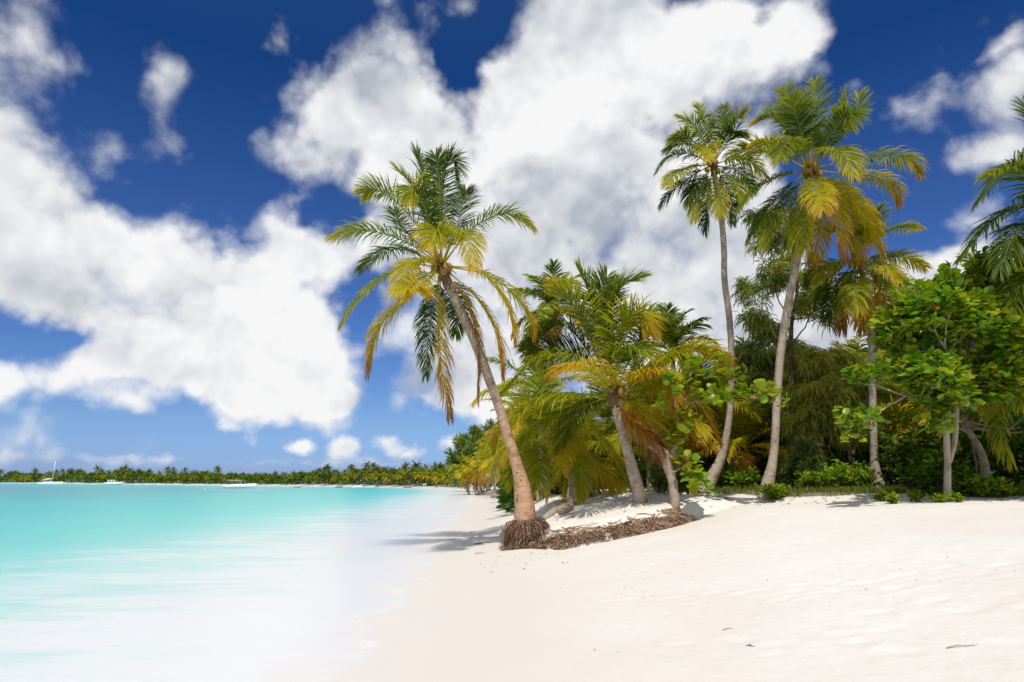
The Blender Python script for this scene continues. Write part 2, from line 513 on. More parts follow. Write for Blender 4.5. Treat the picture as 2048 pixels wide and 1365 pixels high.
m, t = new_mat('sea_water')
pos = t.n('ShaderNodeNewGeometry').outputs['Position']
s_ = t.attr('shore')
d = t.math('MULTIPLY', s_, -1.0)
streak = t.noise(t.vmath('MULTIPLY', pos, (0.22, 0.75, 1.0)), 1.0, 6, 0.6, 0.6)
streak2 = t.noise(t.vmath('MULTIPLY', pos, (0.6, 2.4, 1.0)), 1.0, 5, 0.6, 0.9)
big = t.noise(t.vmath('MULTIPLY', pos, (0.010, 0.03, 1.0)), 1.0, 4, 0.55)
dn = t.math('ADD', d, t.math('MULTIPLY', t.math('SUBTRACT', big, 0.5), t.math('MULTIPLY', d, 0.9)))
lg = t.math('DIVIDE', t.math('LOGARITHM', t.math('MAXIMUM', dn, 1.0), 10.0), 2.7)   # 1 m -> 0, 500 m -> 1
deep = t.ramp(lg, [(0.0, (.60, .68, .66)), (0.30, (.34, .69, .62)), (0.42, (.12, .60, .535)), (0.54, (.05, .50, .465)), (0.66, (.05, .38, .385)), (0.78, (.065, .25, .31)), (0.9, (.085, .20, .26)), (1.0, (.085, .19, .25))])
# seagrass patches far out
patch = t.noise(t.vmath('MULTIPLY', pos, (0.03, 0.11, 1.0)), 1.0, 4, 0.5)
pm = t.math('MULTIPLY', t.rng(patch, 0.60, 0.68), t.rng(d, 18.0, 40.0))
deep = t.mix(t.math('MULTIPLY', pm, 0.55), deep, c4(.02, .28, .35))
fo = t.math('ADD', d, t.math('MULTIPLY', t.math('SUBTRACT', streak, 0.5), 16.0))
fo = t.math('ADD', fo, t.math('MULTIPLY', t.math('SUBTRACT', streak2, 0.5), 8.0))
fo = t.math('ADD', fo, t.math('MULTIPLY', t.math('SUBTRACT', t.noise(t.vmath('MULTIPLY', pos, (1.6, 5.5, 1.0)), 1.0, 5, .65, 1.2), .5), 6.0))
foam = t.rng(fo, 1.5, 10.5, 1.0, 0.0)
col = t.mix(t.math('MULTIPLY', foam, 0.93), deep, c4(.775, .765, .755))
wav = t.math('ADD', t.math('MULTIPLY', streak2, 0.6), t.math('MULTIPLY', t.noise(t.vmath('MULTIPLY', pos, (1.2, 3.5, 1.0)), 1.0, 5, 0.6), 0.5))
nrm = t.bump(wav, t.rng(d, 0.0, 3.0, 0.04, 0.4), 0.06)
thin = t.rng(t.math('ADD', d, t.math('MULTIPLY', t.math('SUBTRACT', t.noise(pos, 0.7, 6, 0.6), 0.5), 3.0)), -0.7, 0.9, 1.0, 0.0)
lacy = t.math('MULTIPLY', t.rng(t.math('ABSOLUTE', t.math('SUBTRACT', thin, 0.55)), 0.0, 0.10, 1.0, 0.0), t.rng(t.noise(pos, 2.2, 4), 0.42, 0.62))
col = t.mix(thin, col, c4(.735, .675, .605))
col = t.mix(t.math('MULTIPLY', lacy, 0.6), col, c4(.84, .84, .85))
pr_n = t.n('ShaderNodeBsdfPrincipled', subsurface_method='BURLEY')
t.set(pr_n.inputs['Base Color'], col); t.set(pr_n.inputs['Roughness'], t.math('ADD', .28, t.math('MULTIPLY', thin, .27))); pr_n.inputs['Specular IOR Level'].default_value = .10
t.set(pr_n.inputs['Normal'], nrm)
t.set(pr_n.inputs['Subsurface Weight'], t.math('SUBTRACT', 1.0, thin)); pr_n.inputs['Subsurface Radius'].default_value = (1, 1, 1); pr_n.inputs['Subsurface Scale'].default_value = 2.6
pr = pr_n.outputs[0]
t.out(pr)
M['sea'] = m
sea = grid_object('sea_water', wx, wy, wz, M['sea'], {'shore': WS}, keep=(WS < 1.6))
tag(sea, 'turquoise shallow sea washing onto white sand', 'sea', kind='structure')

# ------------------------------------------------------------------ palms
def frond_geo(mb, P, leaf=0.75, n=80, a0=0.15, a1=0.35, seed=0, width=0.042, droop=0.5, twist=0.0, rach=0.022, start=0.16, fade_tip=0.35, spread=1.0):
    rs = np.random.RandomState(seed)
    m_ = 28
    C = catmull(P, m_)
    chord = C[-1] - C[0]; chord[2] = 0
    if np.linalg.norm(chord) < 0.15: chord = np.array([math.cos(seed), math.sin(seed), 0])
    chord = unit(chord)
    S0 = np.cross(chord, [0, 0, 1.0])
    T = unit(np.gradient(C, axis=0))
    Sv = unit(S0 - (T @ S0)[:, None] * T)
    Nv = np.cross(Sv, T)
    tw = np.linspace(0, twist, m_)[:, None]
    S2 = Sv * np.cos(tw) + Nv * np.sin(tw); N2 = -Sv * np.sin(tw) + Nv * np.cos(tw)
    # rachis: three-sided tapering strip
    rad = rach * (1.0 - 0.88 * np.linspace(0, 1, m_)) * (1 + 1.3 * np.exp(-np.linspace(0, 1, m_) / 0.06))
    th = np.array([math.pi / 2, math.pi * 7 / 6, math.pi * 11 / 6])
    V = C[:, None, :] + rad[:, None, None] * (np.cos(th)[None, :, None] * S2[:, None, :] * 1.3 + np.sin(th)[None, :, None] * N2[:, None, :])
    F = []
    for i in range(m_ - 1):
        for j in range(3):
            a = i * 3 + j; b = i * 3 + (j + 1) % 3
            F.append((a, b, b + 3, a + 3))
    tt = np.repeat(np.linspace(0, 1, m_), 3)
    mb.add(V.reshape(-1, 3), F, np.clip(0.40 + 0.25 * (a0 - 0.2) + 0.12 * (1 - tt), 0.0, 1))
    # leaflets, both sides
    k = np.arange(2 * n)
    side = np.where(k % 2 == 0, 1.0, -1.0)
    t_ = start + (1 - start) * ((k // 2) + rs.rand(2 * n) * 0.7) / n
    t_ = np.clip(t_, 0, 0.999)
    idx = t_ * (m_ - 1); i0 = idx.astype(int); f = (idx - i0)[:, None]
    lerp = lambda A: A[i0] * (1 - f) + A[np.minimum(i0 + 1, m_ - 1)] * f
    B = lerp(C); Tt = unit(lerp(T)); Ss = unit(lerp(S2)); Nn = unit(lerp(N2))
    u = (t_ - start) / (1 - start)
    prof = np.interp(u, [0, 0.12, 0.35, 0.65, 0.9, 1.0], [0.45, 0.8, 1.0, 0.9, 0.6, fade_tip])
    Ll = leaf * prof * (0.85 + 0.3 * rs.rand(2 * n))
    fw = np.radians(np.interp(u, [0, 0.5, 1], [68, 55, 24]) + rs.randn(2 * n) * 6)
    vv = np.radians(np.interp(u, [0, 1], [26, 10]) * spread + rs.randn(2 * n) * 9)
    D = np.cos(fw)[:, None] * Tt + np.sin(fw)[:, None] * (side[:, None] * np.cos(vv)[:, None] * Ss + np.sin(vv)[:, None] * Nn)
    D = unit(D)
    dr = droop * (0.7 + 0.6 * rs.rand(2 * n))
    g = np.array([0, 0, -1.0])
    D1 = unit(D + g * (0.25 * dr)[:, None]); D2 = unit(D1 + g * (0.75 * dr)[:, None]); D3 = unit(D2 + g * (1.1 * dr)[:, None])
    p0 = B; p1 = p0 + D1 * (Ll * 0.34)[:, None]; p2 = p1 + D2 * (Ll * 0.36)[:, None]; p3 = p2 + D3 * (Ll * 0.30)[:, None]
    Wd = unit(Tt - (Tt * D).sum(1)[:, None] * D)
    roll = rs.randn(2 * n) * 0.5
    Wn = np.cross(D, Wd)
    Wd = Wd * np.cos(roll)[:, None] + Wn * np.sin(roll)[:, None]
    w = width * (0.75 + 0.4 * rs.rand(2 * n))[:, None] * np.interp(u, [0, .5, 1], [.9, 1, .7])[:, None]
    Vl = np.stack([p0 - Wd * w * .3, p0 + Wd * w * .3, p1 - Wd * w * .5, p1 + Wd * w * .5, p2 - Wd * w * .40, p2 + Wd * w * .40, p3], 1)
    base = (np.arange(2 * n) * 7)[:, None]
    q = np.concatenate([base + [0, 1, 3, 2], base + [2, 3, 5, 4]])
    tri = base + [4, 5, 6]
    al = a0 + (a1 - a0) * u ** 1.6 + rs.randn(2 * n) * 0.055
    ag = al[:, None] + np.array([-.03, -.03, 0, 0, .06, .06, .20])[None, :] * (0.6 + a1)
    mb.add(Vl.reshape(-1, 3), list(map(tuple, q)) + list(map(tuple, tri)), np.clip(ag, 0, 1).ravel())

def rand_frond_pts(c, az, e0, bend, L, rs, sag=1.0):
    n = 9
    pts = [np.array(c, float)]
    for i in range(n):
        tt = i / (n - 1)
        e = e0 - bend * tt ** 1.25
        a = az + 0.15 * (rs.rand() - .5)
        d = np.array([math.cos(a) * math.cos(e), math.sin(a) * math.cos(e), math.sin(e)])
        pts.append(pts[-1] + d * L / n)
    return np.array(pts)

def coconut(mb, c, r, rs):
    """an ovoid husk, slightly three-cornered"""
    V, F = [], []
    nl, ns = 7, 9
    for i in range(nl + 1):
        ph = math.pi * i / nl
        for j in range(ns):
            th = 2 * math.pi * j / ns
            rr = r * math.sin(ph) * (1 + 0.06 * math.cos(3 * th))
            V.append((c[0] + rr * math.cos(th), c[1] + rr * math.sin(th), c[2] + r * 1.25 * math.cos(ph) * (1 + .1 * math.cos(ph))))
    for i in range(nl):
        for j in range(ns):
            a = i * ns + j; b = i * ns + (j + 1) % ns
            F.append((a, a + ns, b + ns, b))
    mb.add(V, F, 0)

def palm(label, trunk_px, Y, fronds=(), rnd=None, seed=0, tmat='palm_trunk', leaf=0.75, n=80, width=0.042, nuts=0, group='coconut palms', L=3.4, crown_px=None, name='coconut_palm', sides=14, dY=0.0, base=None):
    """trunk_px: (px, py, width px) from the base up; fronds: ([(px,py),...], toward(+)/away(-), age0, age1)"""
    rs = np.random.RandomState(seed)
    nT = len(trunk_px)
    Ys = [Y + dY * i / max(1, nT - 1) for i in range(nT)]
    if rnd: trunk_px = [(a, b, w * .78) for a, b, w in trunk_px]
    P = np.array([unproj(a, b, yy) for (a, b, w), yy in zip(trunk_px, Ys)])
    rad = np.array([w * 0.5 * pxsize(a, b, yy) for (a, b, w), yy in zip(trunk_px, Ys)])
    if base is None:
        g = gz(P[0][0], P[0][1])
        P[0][2] = min(P[0][2], g - 0.05)
    o = np.array([P[0][0], P[0][1], max(P[0][2], gz(P[0][0], P[0][1]))])
    root = empty(name, o, label, 'palm tree', group)
    tb = MB()
    k = max(10, int(np.linalg.norm(np.diff(P, axis=0), axis=1).sum() / 0.14))
    tube(tb, P, rad, sides, n=k, jitter=0.05, rng=rs)
    tb.build('trunk', M[tmat], root, o)
    c = P[-1].copy(); Yc = Ys[-1]
    if crown_px is not None: c = unproj(crown_px[0], crown_px[1], Yc)
    up = unit(P[-1] - P[-2])
    # fibrous heart where the fronds are bound together
    r0 = max(rad[-1], .085)
    hb = MB()
    tube(hb, [P[-1] - up * .25, P[-1] + up * .05, c + up * .25, c + up * .65], [r0 * 1.02, r0 * 1.12, r0 * .95, r0 * .25], 12, n=12, jitter=0.22, rng=rs, age=0.2)
    for q in range(26):
        a = rs.rand() * 6.28; v = np.array([math.cos(a), math.sin(a), rs.rand() * .7 - .35])
        b0 = c + v * r0 * .8; e0 = b0 + v * (.12 + .22 * rs.rand()) + np.array([0, 0, -.16 * rs.rand()])
        tube(hb, [b0, (b0 + e0) / 2 + [0, 0, .03], e0], [.014, .010, .004], 4, age=0.2, cap=False)
    hb.build('crown_heart', M['fibre'], root, o)
    specs = []
    for j, fr in enumerate(fronds):
        px, sg, a0, a1 = fr[:4]
        Q = np.array([unproj(x, y, Yc) for x, y in px])
        ln = np.concatenate([[0], np.cumsum(np.linalg.norm(np.diff(Q, axis=0), axis=1))])
        tot = fr[4] if len(fr) > 4 else L
        dz = math.sqrt(max(0.04, tot ** 2 - ln[-1] ** 2)) * 0.8
        sgn = -sg
        W_ = []
        st = c + unit(Q[0] - c) * min(0.12, np.linalg.norm(Q[0] - c))
        for (x, y), l in zip(px, ln):
            f = l / ln[-1]
            W_.append(unproj(x, y, Yc + sgn * dz * math.sin(f * math.pi / 2)))
        W_ = np.array(W_)
        specs.append((np.vstack([st[None], W_[1:]]) if np.linalg.norm(W_[0] - st) < .25 else np.vstack([st[None], W_]), a0, a1, 1.0))
    if rnd:
        cnt = rnd.get('n', 20); az0 = rs.rand() * 6.28
        for i in range(cnt):
            f = (i + 0.5) / cnt
            e0 = R(np.interp(f, [0, .25, .6, 1], [86, 62, 22, rnd.get('low', -35)]) + rs.randn() * 7)
            bend = R(np.interp(f, [0, .3, 1], [28, 75, 62]) + rs.randn() * 12)
            ln = rnd.get('L', L) * np.interp(f, [0, .2, 1], [.72, 1, .9]) * (.88 + .24 * rs.rand())
            az = az0 + i * 2.39996 + rs.randn() * .12
            a0 = rnd.get('a0', .08) + rnd.get('da', .35) * f ** 2.2 + rs.randn() * .06
            a1 = a0 + .10 + rnd.get('da1', .35) * f * rs.rand()
            if f > .85 and rs.rand() < rnd.get('dead', .5): a0, a1 = .72 + .1 * rs.rand(), .95
            specs.append((rand_frond_pts(c, az, e0, bend, ln, rs), a0, a1, np.interp(f, [0, .4, 1], [.5, 1, 1])))
    for j, (pts_, a0, a1, sprd) in enumerate(specs):
        fb = MB()
        dn = unit(pts_[-1] - pts_[0])[2]
        frond_geo(fb, pts_, leaf * (0.9 + .2 * rs.rand()), n, max(.0, a0), min(1, a1), seed * 131 + j, width,
                  droop=np.interp(dn, [-1, 0, 1], [.70, .50, .20]) + 0.25 * max(0, a1 - .6), twist=rs.randn() * .25, spread=sprd)
        fb.build('frond', M['palm_leaf'], root, o)
    for q in range(nuts):
        cb = MB()
        a = q * 2.4 + rs.rand(); cc = c + np.array([math.cos(a) * (.17 + .1 * rs.rand()), math.sin(a) * .2 - .05, -.02 - .22 * rs.rand()])
        coconut(cb, cc, .085 + .025 * rs.rand(), rs)
        cb.build('coconut', M['husk'], root, o)
    return root

Z1 = lambda l: [(620 + a * .4248, 280 + b * .4248) for a, b in l]
front_fronds = [
    (Z1([(600, 560), (560, 380), (535, 170), (500, 50)]), -.6, .02, .16),
    (Z1([(620, 560), (622, 330), (640, 130), (672, 100), (690, 165)]), -.4, .02, .15),
    (Z1([(615, 560), (612, 340), (606, 150), (590, 75)]), .3, .00, .14),
    (Z1([(600, 560), (540, 380), (480, 220), (402, 128)]), -.5, .06, .45),
    (Z1([(600, 550), (545, 330), (492, 225), (470, 290)]), 1, .10, .55),
    (Z1([(595, 560), (500, 400), (380, 270), (300, 235), (255, 250)]), -.3, .08, .50),
    (Z1([(590, 570), (470, 490), (320, 435), (210, 425), (105, 455)]), .5, .10, .48),
    (Z1([(590, 580), (450, 520), (330, 535), (230, 615)]), -1, .02, .16),
    (Z1([(595, 590), (520, 565), (455, 610), (440, 740)]), 1, .45, .60),
    (Z1([(590, 600), (480, 590), (340, 655), (220, 760), (145, 870)]), .4, .28, .36),
    (Z1([(595, 620), (470, 740), (350, 850), (300, 960), (275, 1095)]), .5, .42, .86),
    (Z1([(600, 640), (590, 750), (560, 900), (545, 1110)]), -.8, .02, .10),
    (Z1([(610, 650), (604, 850), (620, 1080), (660, 1310)]), .4, .55, .92),
    (Z1([(640, 640), (690, 720), (695, 810), (685, 915)]), -1, .02, .15),
    (Z1([(640, 560), (750, 430), (880, 355), (975, 360), (1045, 405)]), .2, .10, .55),
    (Z1([(625, 560), (680, 450), (735, 450), (775, 610)]), 1, .25, .66),
    (Z1([(620, 560), (610, 450), (590, 430), (555, 500)]), 1, .30, .55),
    (Z1([(650, 590), (790, 615), (890, 720), (950, 840), (962, 940)]), .5, .44, .68),
    (Z1([(650, 590), (840, 640), (970, 740), (1035, 840), (1045, 905)]), -.4, .42, .66),
    (Z1([(650, 620), (770, 730), (860, 870), (890, 980), (905, 1095)]), .3, .52, .80),
    (Z1([(640, 640), (730, 760), (785, 940), (790, 1225)]), .3, .70, .88),
    (Z1([(600, 560), (500, 480), (430, 400), (395, 330)]), -.9, .02, .12),
    (Z1([(630, 560), (690, 420), (720, 300), (735, 240)]), -.9, .02, .12),
    (Z1([(590, 610), (520, 650), (470, 700), (520, 700)]), 1, .40, .62),
]
palm('leaning front palm with orange trunk base and exposed roots at the water edge',
     [(1050, 1044, 45), (1049, 1018, 42), (1044, 975, 33), (1035, 935, 24), (1018, 880, 19.5), (1000, 820, 19), (975, 750, 19), (945, 672, 19), (918, 615, 19), (895, 565, 18)], 18.3,
     front_fronds, seed=3, tmat='palm_trunk_front', leaf=0.80, n=120, width=.032, nuts=8, L=3.5, crown_px=(883, 535), sides=24, base=1)
front_root = bpy.data.objects['coconut_palm']

Z4 = lambda l: [(1280 + a * .337, 160 + b * .337) for a, b in l]
palm('tallest palm with a wide crown of golden drooping fronds and ringed leaning trunk',
     [(1528, 984, 32), (1537, 962, 24), (1545, 925, 17.5), (1550, 880, 15.5), (1554, 800, 15.5), (1562, 700, 16), (1578, 600, 15), (1596, 510, 14), (1612, 400, 12.5), (1618, 355, 12)], 20.0,
     [(Z4(a), s, q, r) for a, s, q, r in [
        ([(990, 500), (970, 350), (910, 180), (860, 60)], -.4, .08, .36), ([(1000, 500), (1020, 330), (1040, 160), (1040, 10)], -.3, .05, .40),
        ([(1000, 500), (970, 350), (930, 230), (905, 130)], .6, .06, .32), ([(1020, 500), (1090, 380), (1190, 230), (1215, 90)], .2, .08, .42),
        ([(1030, 500), (1160, 370), (1270, 230), (1305, 80)], -.5, .04, .40), ([(1020, 490), (1120, 340), (1230, 200), (1250, 260)], .8, .08, .38),
        ([(980, 500), (880, 330), (790, 230), (690, 245)], -.3, .10, .46), ([(980, 500), (870, 430), (780, 375), (690, 365)], .6, .28, .48),
        ([(970, 520), (810, 440), (660, 415), (525, 440)], -.4, .10, .42), ([(970, 550), (820, 575), (680, 650), (590, 755)], .3, .14, .36),
        ([(970, 560), (840, 680), (720, 800), (640, 945)], -.4, .05, .25), ([(980, 570), (880, 700), (790, 830), (730, 985)], .3, .12, .40),
        ([(1000, 570), (960, 720), (960, 860), (975, 1000)], .4, .30, .46), ([(1020, 560), (1040, 620), (1060, 690), (1085, 775)], 1, .40, .66),
        ([(1040, 570), (1130, 700), (1180, 860), (1200, 1050)], .4, .45, .80), ([(1050, 560), (1210, 660), (1350, 820), (1440, 1030)], .3, .45, .62),
        ([(1020, 580), (1070, 760), (1060, 930), (1020, 1085)], -.3, .50, .82), ([(1050, 570), (1200, 720), (1280, 880), (1310, 1060)], -.4, .44, .66),
        ([(1040, 520), (1260, 480), (1480, 455), (1600, 480), (1655, 550)], .2, .20, .66), ([(1040, 540), (1250, 560), (1420, 580), (1500, 640), (1530, 720)], .2, .32, .72),
        ([(1040, 510), (1130, 420), (1210, 440), (1270, 570)], .9, .28, .46), ([(1010, 580), (980, 760), (930, 900), (870, 1010)], -.8, .10, .30),
        ([(1045, 560), (1150, 640), (1260, 760), (1370, 900)], -.8, .40, .60), ([(1000, 500), (930, 410), (860, 390), (830, 470)], 1, .10, .35),
     ]], seed=11, leaf=.86, n=105, width=.036, nuts=6, L=3.6, crown_px=(1620, 340), sides=18)

palm('tall thin palm with a kinked trunk beside the casuarina, small dense crown',
     [(1402, 984, 44), (1422, 958, 26), (1446, 905, 16), (1460, 820, 12.5), (1463, 720, 12.5), (1459, 640, 12.5), (1449, 560, 12), (1448, 500, 11.5), (1442, 430, 11), (1428, 345, 10.5)], 24.0,
     [(Z4(a), s, q, r) for a, s, q, r in [
        ([(425, 490), (370, 350), (310, 260), (230, 215)], .4, .16, .44), ([(425, 490), (405, 330), (380, 220), (340, 160)], -.3, .10, .42),
        ([(420, 490), (320, 370), (260, 330), (200, 330)], .7, .14, .40), ([(440, 480), (470, 350), (490, 250), (500, 155)], -.4, .04, .26),
        ([(445, 480), (510, 340), (570, 240), (615, 205)], .3, .08, .50), ([(440, 480), (520, 370), (560, 310), (590, 310)], .8, .05, .20),
        ([(420, 500), (300, 440), (180, 450), (95, 545)], .2, .05, .22), ([(415, 500), (310, 520), (220, 550), (160, 620)], .6, .26, .50),
        ([(415, 510), (310, 570), (200, 650), (120, 740)], -.4, .02, .12), ([(425, 520), (370, 620), (335, 720), (320, 830)], .5, .12, .50),
        ([(430, 520), (410, 650), (395, 780), (385, 895)], -.2, .02, .12), ([(440, 520), (450, 640), (465, 720), (482, 800)], .8, .35, .55),
        ([(445, 520), (510, 620), (545, 730), (550, 855)], -.5, .02, .12), ([(445, 500), (560, 470), (670, 490), (750, 580)], .1, .14, .62),
        ([(445, 510), (560, 530), (630, 590), (665, 655)], -.6, .06, .40), ([(445, 515), (540, 580), (580, 640), (600, 700)], .7, .20, .50),
        ([(430, 480), (415, 420), (400, 400), (405, 480)], 1, .34, .52), ([(430, 520), (350, 600), (310, 660), (290, 740)], -.6, .02, .15), ([(425, 495), (330, 410), (240, 380), (150, 420)], -.7, .02, .18),
     ]], seed=21, leaf=.78, n=84, width=.040, nuts=4, L=3.1, crown_px=(1425, 330), group='coconut palms')

palm('straight grey palm with swollen base standing among low bushes, gold crown',
     [(1758, 982, 33), (1753, 958, 25), (1749, 920, 16), (1747, 870, 14), (1745, 780, 13.5), (1743, 700, 13), (1739, 620, 12.5), (1731, 565, 12), (1716, 530, 11)], 22.0,
     [(Z4(a), s, q, r) for a, s, q, r in [
        ([(1270, 1060), (1190, 1080), (1110, 1110), (1055, 1185)], .4, .34, .50), ([(1270, 1070), (1160, 1140), (1080, 1240), (1035, 1350)], -.3, .02, .20),
        ([(1270, 1080), (1230, 1190), (1200, 1280), (1190, 1365)], .3, .06, .36), ([(1280, 1080), (1280, 1180), (1275, 1270), (1300, 1365)], .8, .26, .52),
        ([(1290, 1080), (1390, 1150), (1460, 1230), (1525, 1315)], .5, .30, .58), ([(1290, 1070), (1410, 1120), (1510, 1190), (1590, 1275)], -.4, .02, .25),
        ([(1290, 1060), (1430, 1060), (1570, 1055), (1695, 1110)], .1, .18, .56), ([(1290, 1060), (1400, 1095), (1470, 1120), (1530, 1195)], .8, .40, .56),
        ([(1290, 1050), (1410, 940), (1530, 880), (1655, 880)], -.3, .12, .50), ([(1285, 1040), (1350, 920), (1395, 830), (1400, 770)], -.6, .05, .26),
        ([(1275, 1040), (1240, 950), (1180, 900), (1110, 900)], -.5, .08, .30), ([(1280, 1085), (1240, 1230), (1210, 1400), (1200, 1480)], -.4, .70, .90),
        ([(1285, 1085), (1340, 1230), (1370, 1340), (1380, 1430)], -.3, .62, .88), ([(1270, 1060), (1160, 1090), (1060, 1130), (985, 1210)], -.6, .04, .20),
        ([(1280, 1045), (1300, 960), (1330, 900), (1390, 880)], .8, .12, .38), ([(1275, 1075), (1180, 1200), (1130, 1320), (1110, 1420)], -.7, .04, .22),
        ([(1290, 1075), (1400, 1200), (1450, 1310), (1470, 1400)], -.7, .06, .40), ([(1285, 1090), (1300, 1250), (1320, 1380), (1320, 1480)], .3, .40, .80)
     ]], seed=31, leaf=.80, n=84, width=.04, nuts=4, L=3.2, crown_px=(1712, 520))

Z3 = lambda l: [(980 + a * .3956, 480 + b * .3956) for a, b in l]
palm('stout short palm with a huge green crown standing on the sand terrace',
     [(1284, 1004, 27), (1279, 990, 27), (1268, 950, 24), (1256, 905, 21), (1244, 860, 20), (1234, 825, 20), (1228, 800, 20)], 19.6,
     [(Z3(a), s, q, r, *l) for a, s, q, r, *l in [
        ([(625, 760), (570, 480), (500, 270), (455, 160)], -.3, .10, .26), ([(620, 760), (500, 500), (420, 330), (325, 240)], .3, .26, .44),
        ([(640, 760), (600, 480), (640, 260), (765, 190)], -.5, .10, .30), ([(630, 760), (580, 450), (560, 300), (590, 190)], -.7, .04, .2),
        ([(625, 760), (620, 560), (680, 420), (760, 375), (805, 470)], .7, .26, .66), ([(650, 760), (850, 620), (1010, 560), (1110, 565), (1200, 615)], .2, .30, .84),
        ([(650, 770), (760, 690), (880, 680), (950, 860)], .5, .55, .76), ([(650, 790), (800, 760), (930, 830), (1000, 960)], -.5, .44, .70),
        ([(650, 790), (850, 760), (1040, 820), (1155, 1000)], -.3, .40, .70), ([(620, 780), (560, 700), (460, 640), (365, 645)], .9, .46, .66),
        ([(610, 760), (450, 630), (250, 600), (60, 765)], .2, .22, .40), ([(610, 750), (460, 590), (300, 545), (190, 560)], -.5, .04, .18),
        ([(610, 790), (430, 790), (230, 820), (100, 935)], .3, .26, .44), ([(610, 800), (420, 860), (250, 940), (140, 1040)], -.4, .20, .34),
        ([(640, 770), (720, 560), (790, 470), (860, 470)], -.6, .06, .3), ([(640, 800), (760, 850), (800, 960), (820, 1060)], -.5, .50, .86),
        ([(610, 750), (420, 470), (300, 440), (180, 520)], -.6, .05, .2), ([(640, 810), (700, 900), (780, 970), (850, 1030)], .5, .8, .95, 2.6),
        ([(630, 760), (640, 620), (700, 560), (790, 560)], .9, .1, .3), ([(620, 800), (500, 830), (400, 920), (350, 1060)], -.7, .1, .3),
        ([(650, 780), (800, 700), (900, 720), (1010, 790)], -.7, .35, .6), ([(630, 760), (660, 480), (800, 380), (900, 420)], -.8, .06, .3)
     ]], seed=41, leaf=1.12, n=120, width=.044, nuts=3, L=3.9, crown_px=(1230, 785), sides=18)

palm('low palm with arching fronds sweeping the sand left of the stout palm',
     [(1152, 996, 22), (1146, 965, 18), (1130, 925, 16), (1110, 895, 16)], 23.5,
     [(Z3(a), s, q, r) for a, s, q, r in [
        ([(310, 1000), (400, 920), (500, 940), (620, 1080), (720, 1275)], .5, 0.37, 0.49), ([(300, 1000), (250, 1080), (250, 1180), (240, 1260)], .4, 0.31, 0.43),
        ([(300, 1000), (210, 980), (130, 1020), (90, 1110)], .3, 0.33, 0.51), ([(310, 1010), (400, 1030), (450, 1140), (460, 1300)], .7, 0.29, 0.43),
        ([(310, 1000), (330, 900), (400, 820), (500, 800)], -.5, 0.17, 0.33), ([(300, 990), (250, 880), (180, 800), (80, 780)], -.3, 0.19, 0.35),
        ([(300, 990), (280, 860), (260, 760), (300, 700)], -.5, 0.21, 0.38), ([(310, 1000), (420, 960), (560, 1000), (690, 1130)], -.4, 0.31, 0.47),
        ([(310, 1010), (450, 1100), (560, 1150), (610, 1250)], -.5, 0.50, 0.60), ([(300, 1000), (200, 1040), (140, 1130), (120, 1230)], -.5, 0.25, 0.41),
        ([(310, 1000), (360, 960), (380, 1000), (360, 1160)], .9, 0.41, 0.60), ([(305, 1000), (290, 900), (230, 870), (150, 890)], .6, 0.35, 0.55),
        ([(310, 1000), (400, 1070), (500, 1130), (560, 1180), (610, 1250)], .2, 0.50, 0.60), ([(300, 1010), (320, 1120), (400, 1200), (430, 1290)], -.6, 0.21, 0.43),
     ]], seed=51, leaf=1.0, n=90, width=.045, L=4.2, crown_px=(1100, 878))

palm('dark palm at the frame edge with fronds hanging over the broadleaf tree',
     [(2200, 985, 40), (2190, 850, 32), (2170, 650, 28), (2125, 470, 26)], 15.0,
     [(a, s, q, r) for a, s, q, r in [
        ([(2120, 440), (2080, 350), (2020, 330), (1955, 405)], -.3, .02, .15), ([(2120, 445), (2060, 410), (1990, 440), (1922, 515)], .3, .02, .16),
        ([(2120, 450), (2060, 480), (2000, 500), (1958, 555)], -.4, .04, .2), ([(2120, 440), (2100, 330), (2080, 260), (2050, 210)], -.3, .03, .2),
        ([(2120, 440), (2080, 380), (2040, 340), (1975, 345)], .6, .04, .3), ([(2120, 450), (2070, 520), (2040, 570), (2020, 640)], .5, .06, .3),
        ([(2120, 450), (2080, 440), (2030, 470), (2000, 540)], .5, .03, .14), ([(2120, 440), (2150, 330), (2190, 280), (2240, 280)], -.3, .03, .2),
        ([(2120, 450), (2200, 420), (2270, 440), (2320, 540)], .3, .1, .3), ([(2120, 450), (2110, 540), (2090, 640), (2085, 720)], .3, .1, .4),
        ([(2120, 450), (2090, 500), (2050, 600), (2045, 700)], -.4, .03, .2), ([(2120, 450), (2180, 520), (2220, 600), (2240, 690)], .3, .3, .5)
     ]], seed=61, leaf=.9, n=90, width=.04, L=3.2, crown_px=(2120, 445))

